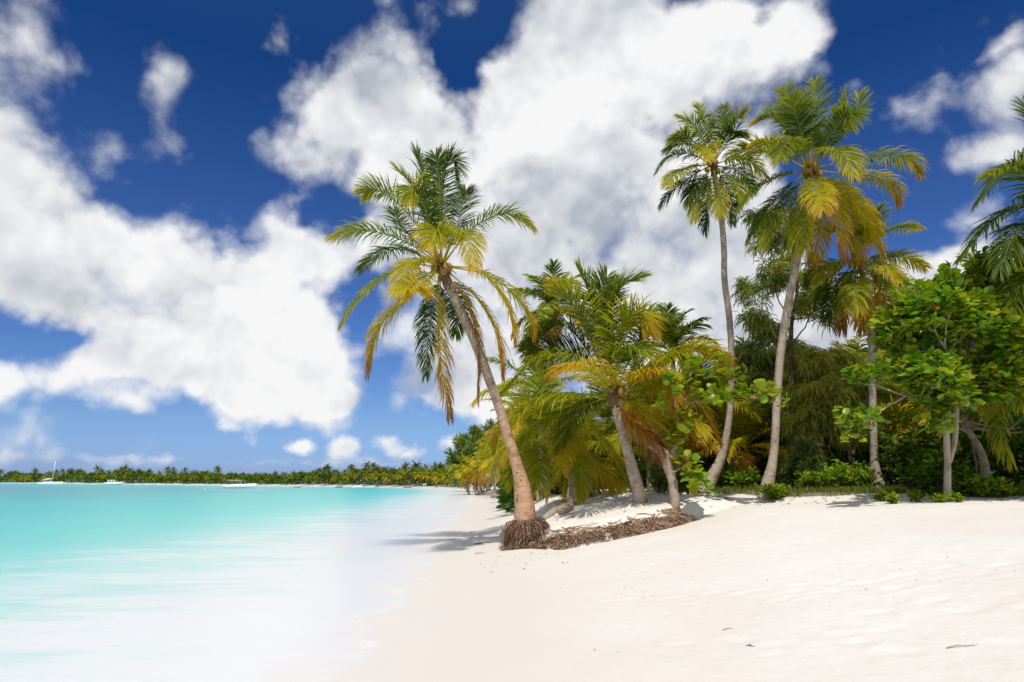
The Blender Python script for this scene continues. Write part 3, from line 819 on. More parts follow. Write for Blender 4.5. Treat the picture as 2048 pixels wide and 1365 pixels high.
# palms behind, own random crowns
BG = [  # label, trunk px, depth, rnd
 ('tall palm rising behind the leaning front palm, bright green crown', [(1092, 978, 14), (1098, 800, 12), (1106, 680, 11), (1106, 620, 10)], 31, dict(n=22, L=2.7, a0=.14, da=.42), 71),
 ('palm crown peeking over the right shoulder of the stout palm', [(1352, 985, 16), (1350, 800, 13), (1344, 705, 12)], 29, dict(n=20, L=2.5, a0=.06, da=.35), 72),
 ('bushy palm between the front palm trunk and the stout palm', [(1080, 985, 20), (1085, 860, 17), (1082, 790, 15)], 30, dict(n=20, L=3.4, a0=.16, da=.4), 73),
 ('short palm with a yellow hanging frond under the stout palm', [(1178, 985, 24), (1178, 950, 21), (1182, 925, 20)], 27, dict(n=18, L=2.7, a0=.2, da=.34, low=-45, dead=.2), 74),
 ('palm with orange dry fronds directly right of the stout trunk', [(1300, 984, 20), (1302, 900, 17), (1310, 850, 16)], 26, dict(n=20, L=3.2, a0=.17, da=.34, dead=.3), 75),
 ('palm with low yellow fronds between the sea grape and the thin palm', [(1385, 982, 18), (1380, 900, 15), (1392, 835, 14)], 27, dict(n=20, L=3.2, a0=.18, da=.34, dead=.3), 76),
 ('young palm with golden fronds between the two tall trunks', [(1478, 976, 16), (1480, 930, 14), (1484, 900, 13)], 26, dict(n=20, L=2.6, a0=.26, da=.45, low=-30), 77),
 ('shaded palm behind the foot of the casuarina', [(1560, 974, 18), (1556, 860, 16), (1562, 810, 15)], 31, dict(n=20, L=3.3, a0=.16, da=.4), 78),
 ('yellowish palm crown behind the straight grey trunk', [(1700, 974, 16), (1706, 840, 14), (1712, 780, 13)], 31, dict(n=22, L=3.3, a0=.26, da=.4), 79),
 ('palm filling the gap right of the straight grey trunk', [(1795, 976, 16), (1796, 890, 14), (1800, 830, 13)], 27, dict(n=22, L=3.2, a0=.18, da=.45), 80),
 ('low golden palm in the gloom behind the pale broadleaf trunk', [(1855, 976, 18), (1855, 900, 16), (1850, 860, 15)], 24, dict(n=20, L=2.8, a0=.28, da=.45), 81),
 ('palm whose long yellow fronds hang at the frame edge under the broadleaf crown', [(2075, 985, 24), (2072, 800, 22), (2066, 690, 20)], 16.5, dict(n=24, L=3.3, a0=.10, da=.16, da1=.15, low=-50, dead=0), 82),
 ('dark palm deep in the grove behind the casuarina crown', [(1630, 974, 15), (1640, 840, 13), (1650, 800, 12)], 36, dict(n=20, L=3.4, a0=.1, da=.35), 83),
 ('small palm behind the curved trunk foot of the thin palm', [(1440, 976, 16), (1442, 900, 14), (1446, 860, 13)], 32, dict(n=20, L=3.0, a0=.2, da=.45), 84),
 ('palm leaning over the beach behind the low sweeping palm', [(1118, 982, 14), (1100, 910, 12), (1070, 865, 11)], 36, dict(n=20, L=3.4, a0=.2, da=.4), 85),
 ('palm in the second row behind the short yellow-fronded palm', [(1215, 980, 13), (1212, 900, 12), (1216, 850, 11)], 38, dict(n=20, L=3.6, a0=.16, da=.35), 86),
 ('palm in the third row right of the stout palm', [(1268, 978, 12), (1270, 880, 11), (1276, 810, 10)], 42, dict(n=20, L=3.6, a0=.12, da=.35), 87),
 ('palm standing behind the leaning slanted trunk', [(1965, 978, 18), (1962, 880, 16), (1955, 800, 15)], 25, dict(n=22, L=3.1, a0=.2, da=.4), 88),
]
for lb, tr_, Y, rnd, sd in BG:
    palm(lb, tr_, Y, (), rnd, sd, leaf=.8, n=52, width=.06, group='palms of the grove', sides=10)

# row of palms along the beach, farther off
rs = np.random.RandomState(9)
ROW = [(1062, 44, 4.2, 'palm nearest behind the foot of the leaning front palm'), (1048, 52, 4.6, 'second palm of the row behind the leaning trunk'), (1030, 62, 4.4, 'yellow-green palm seen just left of the leaning trunk'),
       (1008, 72, 4.0, 'bright yellow-green palm hanging over the driftwood'), (1090, 50, 4.8, 'palm deep in the row behind the low sweeping palm'), (1130, 56, 5.2, 'slim palm in the row seen under the sweeping fronds'),
       (992, 82, 3.8, 'small palm at the end of the driftwood beach')]
for (px, Y, h, lb) in ROW:
    g = at(px, Y)
    ppx = lambda z, dx=0: (px + dx, 962 + (EYE - z) * FPX / Y * 1.0, 0.24 * FPX / Y)
    palm(lb, [(*ppx(g[2] - .1)[:2], .42 * FPX / Y), ppx(g[2] + h * .5, -2), ppx(g[2] + h, -6)], Y, (), dict(n=20, L=3.3, a0=.20, da=.26, dead=.2), int(Y), leaf=.9, n=34, width=.085, group='palms of the grove', tmat='palm_trunk', sides=8)

# ------------------------------------------------------------------ trees with limbs
def grow(rs, start, direc, length, rad, depth, segs, tips, spread=0.7, up=0.15, ratio=0.68, kids=(2, 3)):
    """recursive limbs: appends (pts, radii) to segs and end points to tips"""
    n = 5
    p = np.array(start, float); d = unit(np.array(direc, float))
    P = [p.copy()]
    for i in range(n):
        d = unit(d + rs.randn(3) * 0.13 + np.array([0, 0, up * .35]))
        p = p + d * length / n
        P.append(p.copy())
    segs.append((np.array(P), np.linspace(rad, rad * .62, n + 1)))
    if depth == 0:
        tips.append((p, d)); return
    for q in range(rs.randint(kids[0], kids[1] + 1)):
        nd = unit(d + rs.randn(3) * spread + np.array([0, 0, up]))
        grow(rs, p, nd, length * ratio * (.8 + .4 * rs.rand()), rad * .6, depth - 1, segs, tips, spread, up, ratio, kids)
    if rs.rand() < .6:
        k = rs.randint(2, n)
        nd = unit(d + rs.randn(3) * spread * 1.3)
        grow(rs, P[k], nd, length * ratio * .8, rad * .45, depth - 1, segs, tips, spread, up, ratio, kids)

LEAF2D = np.array([(0, 0), (.25, .22), (.62, .36), (.92, .22), (1.0, 0), (.92, -.22), (.62, -.36), (.25, -.22)])
ROUND2D = np.array([(0, 0), (.06, .34), (.42, .55), (.82, .42), (1.0, 0), (.82, -.42), (.42, -.55), (.06, -.34)])

def leaves(mb, P, D, size, shape, rs, age, up_bias=0.6, fold=0.12):
    """one leaf per row of P along D; normals lean up"""
    n = len(P)
    D = unit(D)
    ref = unit(np.array([0, 0, 1.0]) + rs.randn(n, 3) * (1 - up_bias))
    Sd = unit(np.cross(D, ref)); Nn = np.cross(Sd, D)
    sz = size * (.5 + .85 * rs.rand(n))
    u = shape[:, 0][None, :, None]; v = shape[:, 1][None, :, None]
    V = P[:, None, :] + sz[:, None, None] * (u * D[:, None, :] + v * Sd[:, None, :] + (np.abs(v) * fold * 2 - .18 * u ** 2) * Nn[:, None, :])
    k = shape.shape[0]
    F = []
    for i in range(n):
        b = i * k
        F.extend([(b, b + 1, b + 2, b + 3, b + 4), (b, b + 4, b + 5, b + 6, b + 7)])
    ag = np.repeat(np.clip(age, 0, 1), k)
    mb.add(V.reshape(-1, 3), F, ag)

def rosettes(mb, tips, rs, size, per, shape, a_mu, a_sd, rad=0.12, odd=0.02):
    for p, d in tips:
        n = per + rs.randint(-2, 3)
        az = rs.rand(n) * 6.28; el = rs.rand(n) * 1.3 - .35
        D = np.stack([np.cos(az) * np.cos(el), np.sin(az) * np.cos(el), np.sin(el)], 1) + d * .35
        P = p + D * rad * rs.rand(n, 1) + rs.randn(n, 3) * rad * .5
        ag = a_mu + rs.randn(n) * a_sd + rs.randn() * a_sd * .5
        ag = np.where(rs.rand(n) < odd, .86 + .14 * rs.rand(n), np.minimum(ag, .82))
        leaves(mb, P, D, size, shape, rs, ag)

# broadleaf tree on the right
rs = np.random.RandomState(101)
b0 = at(1893, 15.6); Yb = 15.6
root = empty('broadleaf_tree', b0, 'broad round-leaved green tree with a pale forked trunk at the sand edge', 'tree')
up_ = lambda px, py, dy=0: unproj(px, py, Yb + dy)
tb = MB()
b0l = b0 - [0, 0, .1]
tube(tb, [b0l, up_(1895, 930), up_(1893, 860), up_(1896, 790), up_(1890, 710), up_(1898, 640)], [.085, .068, .064, .06, .052, .035], 12, n=40, jitter=.08, rng=rs)
tube(tb, [up_(1899, 925, .05), up_(1910, 880, .1), up_(1913, 820, .1), up_(1918, 760, .3), up_(1940, 690, .6)], [.05, .055, .055, .045, .03], 10, n=26, jitter=.08, rng=rs)
segs, tips = [], []
limbs = [((1893, 805), (1815, 805, -.8), 3), ((1893, 790), (1800, 740, .2), 3), ((1918, 760), (2060, 800, -.4), 3), ((1940, 690), (2060, 560, .5), 3), ((1898, 640), (1930, 550, .5), 2), ((1893, 800), (1800, 770, -1.2), 3), ((1893, 790), (1990, 780, -.6), 3), ((1890, 720), (1770, 680, .4), 3), ((1892, 700), (2000, 650, -.9), 3), ((1897, 650), (1862, 600, -.3), 3),
         ((1898, 640), (1900, 560, .2), 2), ((1918, 760), (2040, 720, .9), 3), ((1940, 690), (2010, 600, .8), 3), ((1893, 770), (1830, 730, 1.4), 3), ((1892, 740), (1880, 690, -1.6), 3), ((1940, 690), (1960, 560, .4), 2), ((1890, 730), (1940, 690, -1.8), 3), ((1897, 650), (1820, 655, -.2), 3), ((1940, 690), (2060, 640, 0), 3), ((1895, 680), (1950, 600, -1.0), 3)]
for (a, b, dp) in limbs:
    p = up_(*a); q = unproj(b[0], b[1], Yb + b[2])
    grow(rs, p, q - p, np.linalg.norm(q - p) * .54, .045, dp, segs, tips, .75, .05, .66)
for P_, r_ in segs: tube(tb, P_, r_, 6, cap=False)
tb.build('trunk', M['bark_pale'], root, b0)
fb = MB()
extra = []
for P_, r_ in segs:
    if r_[0] < .024:
        for k in (2, 4): extra.append((P_[k], unit(P_[k] - P_[k - 1])))
tips = tips + extra
rosettes(fb, tips, rs, .19, 8, LEAF2D, .64, .17, .10, .012)
fb.build('crown', M['broad_leaf'], root, b0)
print('broadleaf tips', len(tips))

# sea grape: leaning stump, long thin limbs, big round leaves
rs = np.random.RandomState(102)
Yg = 18.8
b0 = at(1352, Yg)
root = empty('sea_grape_tree', b0, 'gnarled sea grape with round lime leaves beside the stout palm', 'tree')
u_ = lambda px, py, dy=0: unproj(px, py, Yg + dy)
tb = MB()
tube(tb, [b0 - [0, 0, .1], u_(1345, 965), u_(1336, 935), u_(1330, 908), u_(1312, 897), u_(1298, 892)], [.13, .125, .125, .135, .10, .05], 12, n=30, jitter=.35, rng=rs)
tube(tb, [u_(1334, 925), u_(1352, 890), u_(1362, 850), u_(1370, 800), u_(1384, 740), u_(1395, 715)], [.09, .07, .055, .045, .03, .015], 8, n=24, jitter=.1, rng=rs)
tube(tb, [u_(1368, 810, 0), u_(1420, 795, -.4), u_(1480, 792, -.8), u_(1530, 800, -1), u_(1556, 806, -1.1)], [.035, .028, .022, .015, .008], 7, n=24, jitter=.1, rng=rs)
tube(tb, [u_(1362, 850, 0), u_(1350, 810, -.6), u_(1352, 770, -.8), u_(1345, 740, -.9)], [.03, .024, .018, .01], 6, n=14)
tube(tb, [u_(1340, 950, 0), u_(1368, 935, -.5), u_(1388, 950, -.8), u_(1395, 975, -.9)], [.03, .022, .018, .01], 6, n=14)
tb.build('trunk', M['bark'], root, b0)
fb = MB()
def seg_tips(pts, n, jit):
    C = catmull(pts, n); out = []
    for c in C: out.append((c + rs.randn(3) * jit, unit(rs.randn(3) + np.array([0, 0, .6]))))
    return out
st = seg_tips([u_(1375, 790), u_(1384, 745), u_(1395, 715)], 14, .16) + seg_tips([u_(1395, 765, -.3), u_(1440, 750, -.4), u_(1460, 730, -.5)], 16, .16)
st += seg_tips([u_(1400, 800, -.3), u_(1480, 788, -.8), u_(1556, 804, -1.1)], 30, .10) + seg_tips([u_(1366, 850), u_(1352, 800, -.6), u_(1345, 740, -.9)], 16, .16)
st += seg_tips([u_(1372, 932, -.5), u_(1388, 950, -.8), u_(1394, 975, -.9)], 15, .12) + seg_tips([u_(1350, 880), u_(1366, 865), u_(1352, 905)], 14, .18)
rosettes(fb, st, rs, .21, 5, ROUND2D, .74, .10, .14, .05)
fb.build('crown', M['broad_leaf'], root, b0)

# casuarinas
def needles(mb, tips, rs, ln, per, a_mu, a_sd, width=.022, hang=0.8):
    for p, d in tips:
        n = per
        D0 = unit(d * .6 + rs.randn(n, 3) * .55 + np.array([0, 0, .1]))
        L_ = ln * (.6 + .7 * rs.rand(n))
        D1 = unit(D0 + np.array([0, 0, -hang])); D2 = unit(D1 + np.array([0, 0, -hang * 1.3]))
        P0 = p + rs.randn(n, 3) * .07
        P1 = P0 + D0 * (L_ * .35)[:, None]; P2 = P1 + D1 * (L_ * .35)[:, None]; P3 = P2 + D2 * (L_ * .35)[:, None]
        Sd = unit(np.cross(D1, rs.randn(n, 3))) * width
        V = np.stack([P0 - Sd * .4, P0 + Sd * .4, P1 - Sd, P1 + Sd, P2 - Sd, P2 + Sd, P3], 1)
        b = (np.arange(n) * 7)[:, None]
        F = list(map(tuple, np.concatenate([b + [0, 1, 3, 2], b + [2, 3, 5, 4]]))) + list(map(tuple, b + [4, 5, 6]))
        ag = np.clip(a_mu + rs.randn() * a_sd + rs.randn(n) * .08, 0, 1)
        mb.add(V.reshape(-1, 3), F, np.repeat(ag, 7))

def casuarina(label, base, trunk, limbs, Y, seed, ln=.55, per=12, a_mu=.4, a_sd=.2, width=.022, depth=3, hang=.8, name='casuarina_tree', rad=.13, lscale=.5):
    rs = np.random.RandomState(seed)
    root = empty(name, base, label, 'tree', 'casuarina trees')
    tb = MB()
    P = [np.array(base) - [0, 0, .1]] + [unproj(a, b, Y + c) for a, b, c in trunk]
    tube(tb, P, np.linspace(rad, rad * .22, len(P)), 10, n=40, jitter=.12, rng=rs)
    segs, tips = [], []
    for (a, b) in limbs:
        p = unproj(a[0], a[1], Y + a[2]); q = unproj(b[0], b[1], Y + b[2])
        grow(rs, p, q - p, np.linalg.norm(q - p) * lscale, rad * .26, depth, segs, tips, .55, .12, .7)
    for P_, r_ in segs:
        tube(tb, P_, np.maximum(r_, .006), 5, cap=False)
        if r_[0] < rad * .17:
            tips += [(P_[2], unit(P_[2] - P_[1])), (P_[4], unit(P_[4] - P_[3]))]
    tb.build('trunk', M['bark_dark'], root, base)
    nb = MB(); needles(nb, tips, rs, ln, per, a_mu, a_sd, width, hang)
    nb.build('crown', M['needle'], root, base)
    print(label[:20], 'tips', len(tips))
    return root

g = at(1582, 24.5)
casuarina('tall wispy casuarina with a dark twisted trunk behind the tallest palm', g,
    [(1585, 900, 0), (1587, 800, 0), (1582, 700, 0), (1584, 640, 0), (1594, 580, 0), (1585, 500, 0), (1570, 430, 0)],
    [((1583, 660, 0), (1500, 640, -.6)), ((1583, 680, 0), (1505, 700, .5)), ((1584, 640, 0), (1520, 560, .6)), ((1590, 600, 0), (1620, 520, 0)), ((1594, 585, 0), (1640, 590, .7)), ((1590, 540, 0), (1530, 480, -.4)),
     ((1585, 500, 0), (1550, 430, .3)), ((1585, 500, 0), (1620, 470, .3)), ((1586, 640, 0), (1670, 640, .4)), ((1583, 690, 0), (1660, 610, 0)), ((1576, 450, 0), (1500, 440, .2)), ((1590, 570, 0), (1500, 600, .2)), ((1584, 720, 0), (1520, 680, -.4))],
    24.5, 201, .50, 16, .46, .2, .016, 2)
g = at(1650, 25.5)
casuarina('dense drooping casuarina with olive needles between the tallest palm and grey palm', g,
    [(1652, 900, 0), (1655, 820, 0), (1660, 770, 0), (1664, 740, 0)],
    [((1653, 880, 0), (1560, 850, -.6)), ((1653, 860, 0), (1740, 850, -.8)), ((1655, 830, 0), (1590, 770, -.4)), ((1657, 800, 0), (1730, 780, -.3)), ((1660, 780, 0), (1620, 740, .2)), ((1662, 770, 0), (1700, 740, 0)),
     ((1655, 850, 0), (1650, 840, -1.8)), ((1653, 880, 0), (1700, 870, -1.6)), ((1653, 870, 0), (1600, 860, -1.6)), ((1658, 790, 0), (1660, 760, -1.5)), ((1664, 740, 0), (1665, 715, 0)), ((1657, 810, 0), (1690, 800, -1.4)), ((1657, 810, 0), (1610, 800, -1.4)), ((1653, 880, 0), (1650, 880, -1.9)), ((1662, 740, 0), (1580, 720, .3)), ((1653, 860, 0), (1750, 800, .6))],
    25.5, 202, .50, 13, .66, .22, .017, 3, 1.0)
g = at(1500, 29)
casuarina('dark casuarina filling the grove between the thin palm and the tallest palm', g,
    [(1502, 880, 0), (1505, 800, 0), (1500, 740, 0)],
    [((1502, 880, 0), (1430, 850, 0)), ((1503, 860, 0), (1560, 820, -.5)), ((1504, 820, 0), (1450, 770, 0)), ((1504, 800, 0), (1550, 740, 0)), ((1502, 760, 0), (1480, 710, 0)), ((1503, 850, 0), (1500, 830, -1.8)), ((1503, 870, 0), (1540, 880, -1.4)), ((1503, 870, 0), (1460, 880, -1.0))],
    29, 203, .7, 12, .45, .2, .03, 3, .8)
g = at(1600, 22.5)
casuarina('feathery young casuarina sapling at the foot of the grove', g, [(1601, 950, 0), (1603, 915, 0), (1606, 900, 0)],
    [((1601, 960, 0), (1580, 935, 0)), ((1602, 950, 0), (1630, 930, -.3)), ((1603, 930, 0), (1590, 905, 0)), ((1604, 920, 0), (1622, 905, 0)), ((1606, 905, 0), (1610, 890, 0)), ((1601, 965, 0), (1605, 950, -.9)), ((1601, 965, 0), (1640, 960, 0)), ((1601, 965, 0), (1575, 965, 0))],
    22.5, 204, .35, 12, .22, .15, .016, 2, .3, rad=.05)
# far casuarina group over the bay
for k, (px, Y, hpx, sd, lb) in enumerate([(962, 118, 866, 211, 'tall feathery dark casuarina above the distant end of the beach'), (935, 122, 885, 212, 'shorter feathery casuarina left of the tall dark one'), (990, 112, 893, 213, 'bushy dark casuarina right of the tall feathery one')]):
    g = at(px, Y)
    yy = lambda f: 975 + (hpx - 975) * f
    casuarina(lb, g, [(px, yy(.3), 0), (px + 2, yy(.6), 0), (px + 3, yy(.95), 0)],
        [((px, yy(f), 0), (px + (26 if j % 2 else -26) * (1.15 - f * .7), yy(min(1.0, f + .22)), (j % 3 - 1) * 2.0)) for j, f in enumerate([.15, .2, .28, .35, .42, .5, .58, .66, .74, .82, .9, .3, .45, .6])],
        Y, sd, 1.0, 6, .34, .18, .08, 2, .05, rad=.22, lscale=.6)

# slanting trunk at the right and forked one
def bare_tree(label, px, Y, trunk, seed, leafy=8, mat='bark', a_mu=.35, size=.2, rad=.15):
    rs = np.random.RandomState(seed)
    b = at(px, Y)
    root = empty('broadleaf_tree', b, label, 'tree', 'broadleaf trees')
    tb = MB()
    P = [b - [0, 0, .1]] + [unproj(a, c, Y) for a, c in trunk]
    tube(tb, P, np.linspace(rad, rad * .5, len(P)), 10, n=30, jitter=.16, rng=rs)
    segs, tips = [], []
    for q in range(leafy):
        d = unit(rs.randn(3) * .8 + np.array([0, 0, .7]))
        grow(rs, P[-1] if q % 3 else P[-2], d, 1.0, rad * .4, 2, segs, tips, .7, .1, .7)
    for P_, r_ in segs:
        tube(tb, P_, r_, 5, cap=False); tips.append((P_[3], unit(P_[3] - P_[2])))
    tb.build('trunk', M[mat], root, b)
    fb = MB(); rosettes(fb, tips, rs, size, 7, LEAF2D, a_mu, .15, .12, .02)
    fb.build('crown', M['broad_leaf'], root, b)
bare_tree('slanting brown-trunked tree in the shade right of the pale forked trunk', 1972, 18.5, [(1970, 940), (1962, 905), (1942, 870), (1925, 845)], 301, rad=.13)
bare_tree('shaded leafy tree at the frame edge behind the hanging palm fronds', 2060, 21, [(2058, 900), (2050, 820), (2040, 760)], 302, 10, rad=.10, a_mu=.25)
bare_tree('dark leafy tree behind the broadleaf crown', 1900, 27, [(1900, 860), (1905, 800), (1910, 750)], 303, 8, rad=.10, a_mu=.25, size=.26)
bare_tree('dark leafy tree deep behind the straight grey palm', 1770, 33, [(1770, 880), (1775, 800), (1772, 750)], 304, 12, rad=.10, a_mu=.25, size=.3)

# ------------------------------------------------------------------ shrubs
def bush(label, px, Y, w, h, seed, a_mu=.45, size=.13, n=60, name='shrub', group='shrubs of the grove', shape=LEAF2D, per=9, cat='shrub'):
    rs = np.random.RandomState(seed)
    b = at(px, Y)
    root = empty(name, b, label, cat, group)
    sb = MB(); tips = []
    for q in range(max(5, n // 7)):
        a = rs.rand() * 6.28; r = math.sqrt(rs.rand())
        e = b + np.array([math.cos(a) * r * w * .5, math.sin(a) * r * w * .4, h * (.45 + .6 * rs.rand()) * (1 - .45 * r * r)])
        s0 = b + np.array([math.cos(a) * .08, math.sin(a) * .08, -.04])
        P_ = catmull([s0, (s0 + e) / 2 + np.array([0, 0, .12 * h]), e], 6)
        tube(sb, P_, np.linspace(.018, .006, 6), 4, cap=False)
        for k in range(7):
            f = .35 + .65 * (k / 6)
            p = P_[min(5, int(f * 5))] + rs.randn(3) * np.array([w * .09, w * .09, h * .07])
            p[2] = max(p[2], b[2] + .06)
            tips.append((p, unit(rs.randn(3) + np.array([0, 0, .8]))))
    sb.build('stem', M['bark_dark'], root, b)
    fb = MB(); rosettes(fb, tips, rs, size, per, shape, a_mu, .14, size * .7, .0)
    fb.build('foliage', M['bush_leaf'], root, b)

SH = [
 ('bright lime bush just right of the tallest palm trunk foot', 1556, 19.6, .62, .36, .74, .11),
 ('yellow-green bush between the sapling and the grey palm', 1670, 21.3, 1.3, .72, .72, .12),
 ('bright green bush hugging the grey palm base', 1722, 21.0, 1.1, .72, .58, .12),
 ('small bush behind the bright one at the grey palm', 1690, 22.6, 1.3, .8, .5, .12),
 ('lime bush low in front of the slanting tree', 1955, 17.2, 1.2, .42, .7, .1),
 ('lime bush at the frame edge near the sand', 1995, 17.0, 1.0, .4, .62, .1),
 ('leafy bush behind the pale forked trunk', 1872, 17.6, 1.2, 1.2, .38, .15),
 ('leafy bush right of the pale forked trunk', 1920, 17.6, .9, .9, .36, .14),
 ('dark bush in the gloom between grey palm and pale trunk', 1830, 20.5, 1.6, 1.9, .34, .17),
 ('round bush behind the curved foot of the thin palm', 1462, 24.6, 1.2, .7, .5, .13),
 ('low bush between thin palm and tallest palm', 1490, 23.0, 1.0, .55, .55, .12),
 ('dense small-leaved bush right of the stout palm trunk', 1322, 22.5, 1.5, 1.25, .42, .09),
 ('low green bush behind the sea grape stump', 1368, 22.0, 1.0, .8, .5, .12),
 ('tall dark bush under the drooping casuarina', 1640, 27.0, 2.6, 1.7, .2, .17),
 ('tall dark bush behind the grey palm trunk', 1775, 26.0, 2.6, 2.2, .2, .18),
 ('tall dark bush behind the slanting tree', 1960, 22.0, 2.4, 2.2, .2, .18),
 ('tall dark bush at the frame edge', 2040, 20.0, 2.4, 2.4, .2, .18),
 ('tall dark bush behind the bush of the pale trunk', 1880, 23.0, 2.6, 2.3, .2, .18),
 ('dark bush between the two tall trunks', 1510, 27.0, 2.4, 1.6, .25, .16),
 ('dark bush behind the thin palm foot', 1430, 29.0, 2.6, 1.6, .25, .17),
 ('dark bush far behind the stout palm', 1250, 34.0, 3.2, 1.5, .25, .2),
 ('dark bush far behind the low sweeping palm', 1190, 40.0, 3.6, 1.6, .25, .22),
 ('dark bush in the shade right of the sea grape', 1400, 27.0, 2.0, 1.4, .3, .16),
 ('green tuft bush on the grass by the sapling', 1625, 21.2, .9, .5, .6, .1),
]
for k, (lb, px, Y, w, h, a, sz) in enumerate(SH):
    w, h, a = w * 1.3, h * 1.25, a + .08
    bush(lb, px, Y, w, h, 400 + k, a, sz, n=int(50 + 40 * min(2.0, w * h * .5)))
# little seedlings on the shaded sand
rs = np.random.RandomState(77)
for k, (px, Y, lb) in enumerate([(1768, 16.6, 'tiny seedling on the sand in front of the grey palm'), (1790, 15.6, 'tiny bright seedling alone on the shaded sand strip'), (1830, 15.8, 'tiny lime seedling on the sand left of the pale trunk'), (1880, 15.2, 'tiny seedling at the foot of the pale forked trunk'), (1908, 15.3, 'tiny yellow seedling just right of the pale forked trunk')]):
    bush(lb, px, Y, .30, .20, 500 + k, .72, .075, n=22, name='seedling', group='seedlings on the sand', per=6, cat='seedling')

# grass along the sand edge
rs = np.random.RandomState(55)
gm = MB()
cand = np.stack([rs.uniform(5.2, 22, 26000), rs.uniform(15.0, 27, 26000)], 1)
vm = veg_mask(cand, shore_s(cand))
cl = 0.5 + 0.5 * lumps(cand[:, 0], cand[:, 1], 1.6, 3, 2)
cand = cand[(rs.rand(len(cand)) < vm * np.clip(cl * 1.5, .1, 1)) & (vm > .25)]
zz = ground_z(cand)
n = len(cand)
hh = rs.uniform(.06, .24, n); az = rs.rand(n) * 6.28; ln_ = rs.rand(n) * .09
B = np.stack([cand[:, 0], cand[:, 1], zz - .01], 1)
V = []; F = []
for k in range(3):
    a = az + k * 2.1
    wv = np.stack([np.cos(a), np.sin(a), np.zeros(n)], 1) * .016
    tp = B + np.stack([np.cos(a + 1.3) * ln_, np.sin(a + 1.3) * ln_, hh * (.6 + .4 * rs.rand(n))], 1)
    gm.add(np.stack([B - wv, B + wv, tp], 1).reshape(-1, 3), [(3 * i, 3 * i + 1, 3 * i + 2) for i in range(n)], np.repeat(np.clip(.4 + .25 * rs.randn(n), 0, 1), 3))
go = gm.build('grass', M['grass'], smooth=False)
tag(go, 'short patchy yellow-green grass along the edge of the sand', 'grass', kind='stuff')

# leaf litter and twigs
lm = MB()
rs = np.random.RandomState(66)
def litter(n, xr, yr, sz, cond=None):
    p = np.stack([rs.uniform(*xr, n), rs.uniform(*yr, n)], 1)
    if cond is not None: p = p[cond(p)]
    z = ground_z(p); n = len(p)
    P = np.stack([p[:, 0], p[:, 1], z + .012], 1)
    a = rs.rand(n) * 6.28
    D = np.stack([np.cos(a), np.sin(a), rs.randn(n) * .18], 1)
    leaves(lm, P, D, sz, LEAF2D * np.array([1, .6]), rs, rs.rand(n), .85)
litter(900, (5.0, 16), (13.5, 20), .10, lambda p: (p[:, 1] > np.interp(p[:, 0], [5, 8, 12, 16], [19.0, 17.4, 14.6, 13.0]) + rs.randn(len(p)) * .25))
litter(300, (1.0, 6), (18.5, 30), .12)
litter(190, (0.6, 6.5), (5.0, 14), .026, lambda p: (np.abs(p[:, 1] - (12.2 - 1.15 * p[:, 0])) < 1.3) | (rs.rand(len(p)) < .05))
litter(25, (-.8, 1.2), (13.5, 17), .06)
M['litter'] = leaf_mat('litter', [(0, (.10, .06, .04)), (.5, (.24, .15, .09)), (1, (.36, .20, .10))], .1, .8, .1)
lo = lm.build('leaf_litter', M['litter'], smooth=False)
tag(lo, 'dry brown leaf litter scattered on the sand', 'leaf litter', kind='stuff')

def twig(label, px, py, ln, ang, r, mat='bark', name='twig'):
    # find ground under the pixel
    d = ray(px, py); p = np.array([0, 0, EYE])
    lo_, hi_ = 2.0, 60.0
    for Yt in np.linspace(3, 40, 400):
        q = p + d * Yt / d[1]
        if q[2] < gz(q[0], q[1]): break
    x, y = q[0], q[1]
    P = []
    for k in range(5):
        f = k / 4 - .5
        xx, yy = x + math.cos(ang) * f * ln + .02 * math.sin(k * 2), y + math.sin(ang) * f * ln
        P.append((xx, yy, gz(xx, yy) + r * 1.1 + .01 * math.sin(k)))
    mb = MB(); tube(mb, P, [r, r, r * .9, r * .7, r * .4], 6, n=9)
    o = np.array([x, y, gz(x, y)])
    tag(mb.build(name, M[mat], None, o), label, 'twig', 'twigs on the sand')
twig('reddish twig lying on the footprinted sand', 1456, 1260, .11, .1, .0035, 'red_paint')
twig('short brown twig on the sand right of the footprints', 1925, 1304, .20, -.3, .0045)
twig('dark bent twig between the footprints', 1503, 1299, .09, -.8, .004, 'bark_dark')
twig('pale stick leaning against the dry end of the root mat', 1290, 1058, .9, .55, .012, 'driftwood', 'stick')
twig('thin dark twig on the sand left of the root clump', 966, 1088, .55, .0, .012, 'bark_dark')
twig('small reddish twig in front of the root clump', 960, 1108, .25, .1, .010)

# ------------------------------------------------------------------ root mass of the front palm
rs = np.random.RandomState(88)
rb = MB()
o = np.array(front_root.location)
bole = unproj(1050, 1042, 18.3)
def strand(p, q, r, a, sag=0.0, wob=.03):
    mid1 = p * .66 + q * .34 + rs.randn(3) * wob + [0, 0, sag]; mid2 = p * .33 + q * .67 + rs.randn(3) * wob + [0, 0, sag * .6]
    tube(rb, [p, mid1, mid2, q], [r, r * .9, r * .75, r * .35], 4, age=a, cap=False)
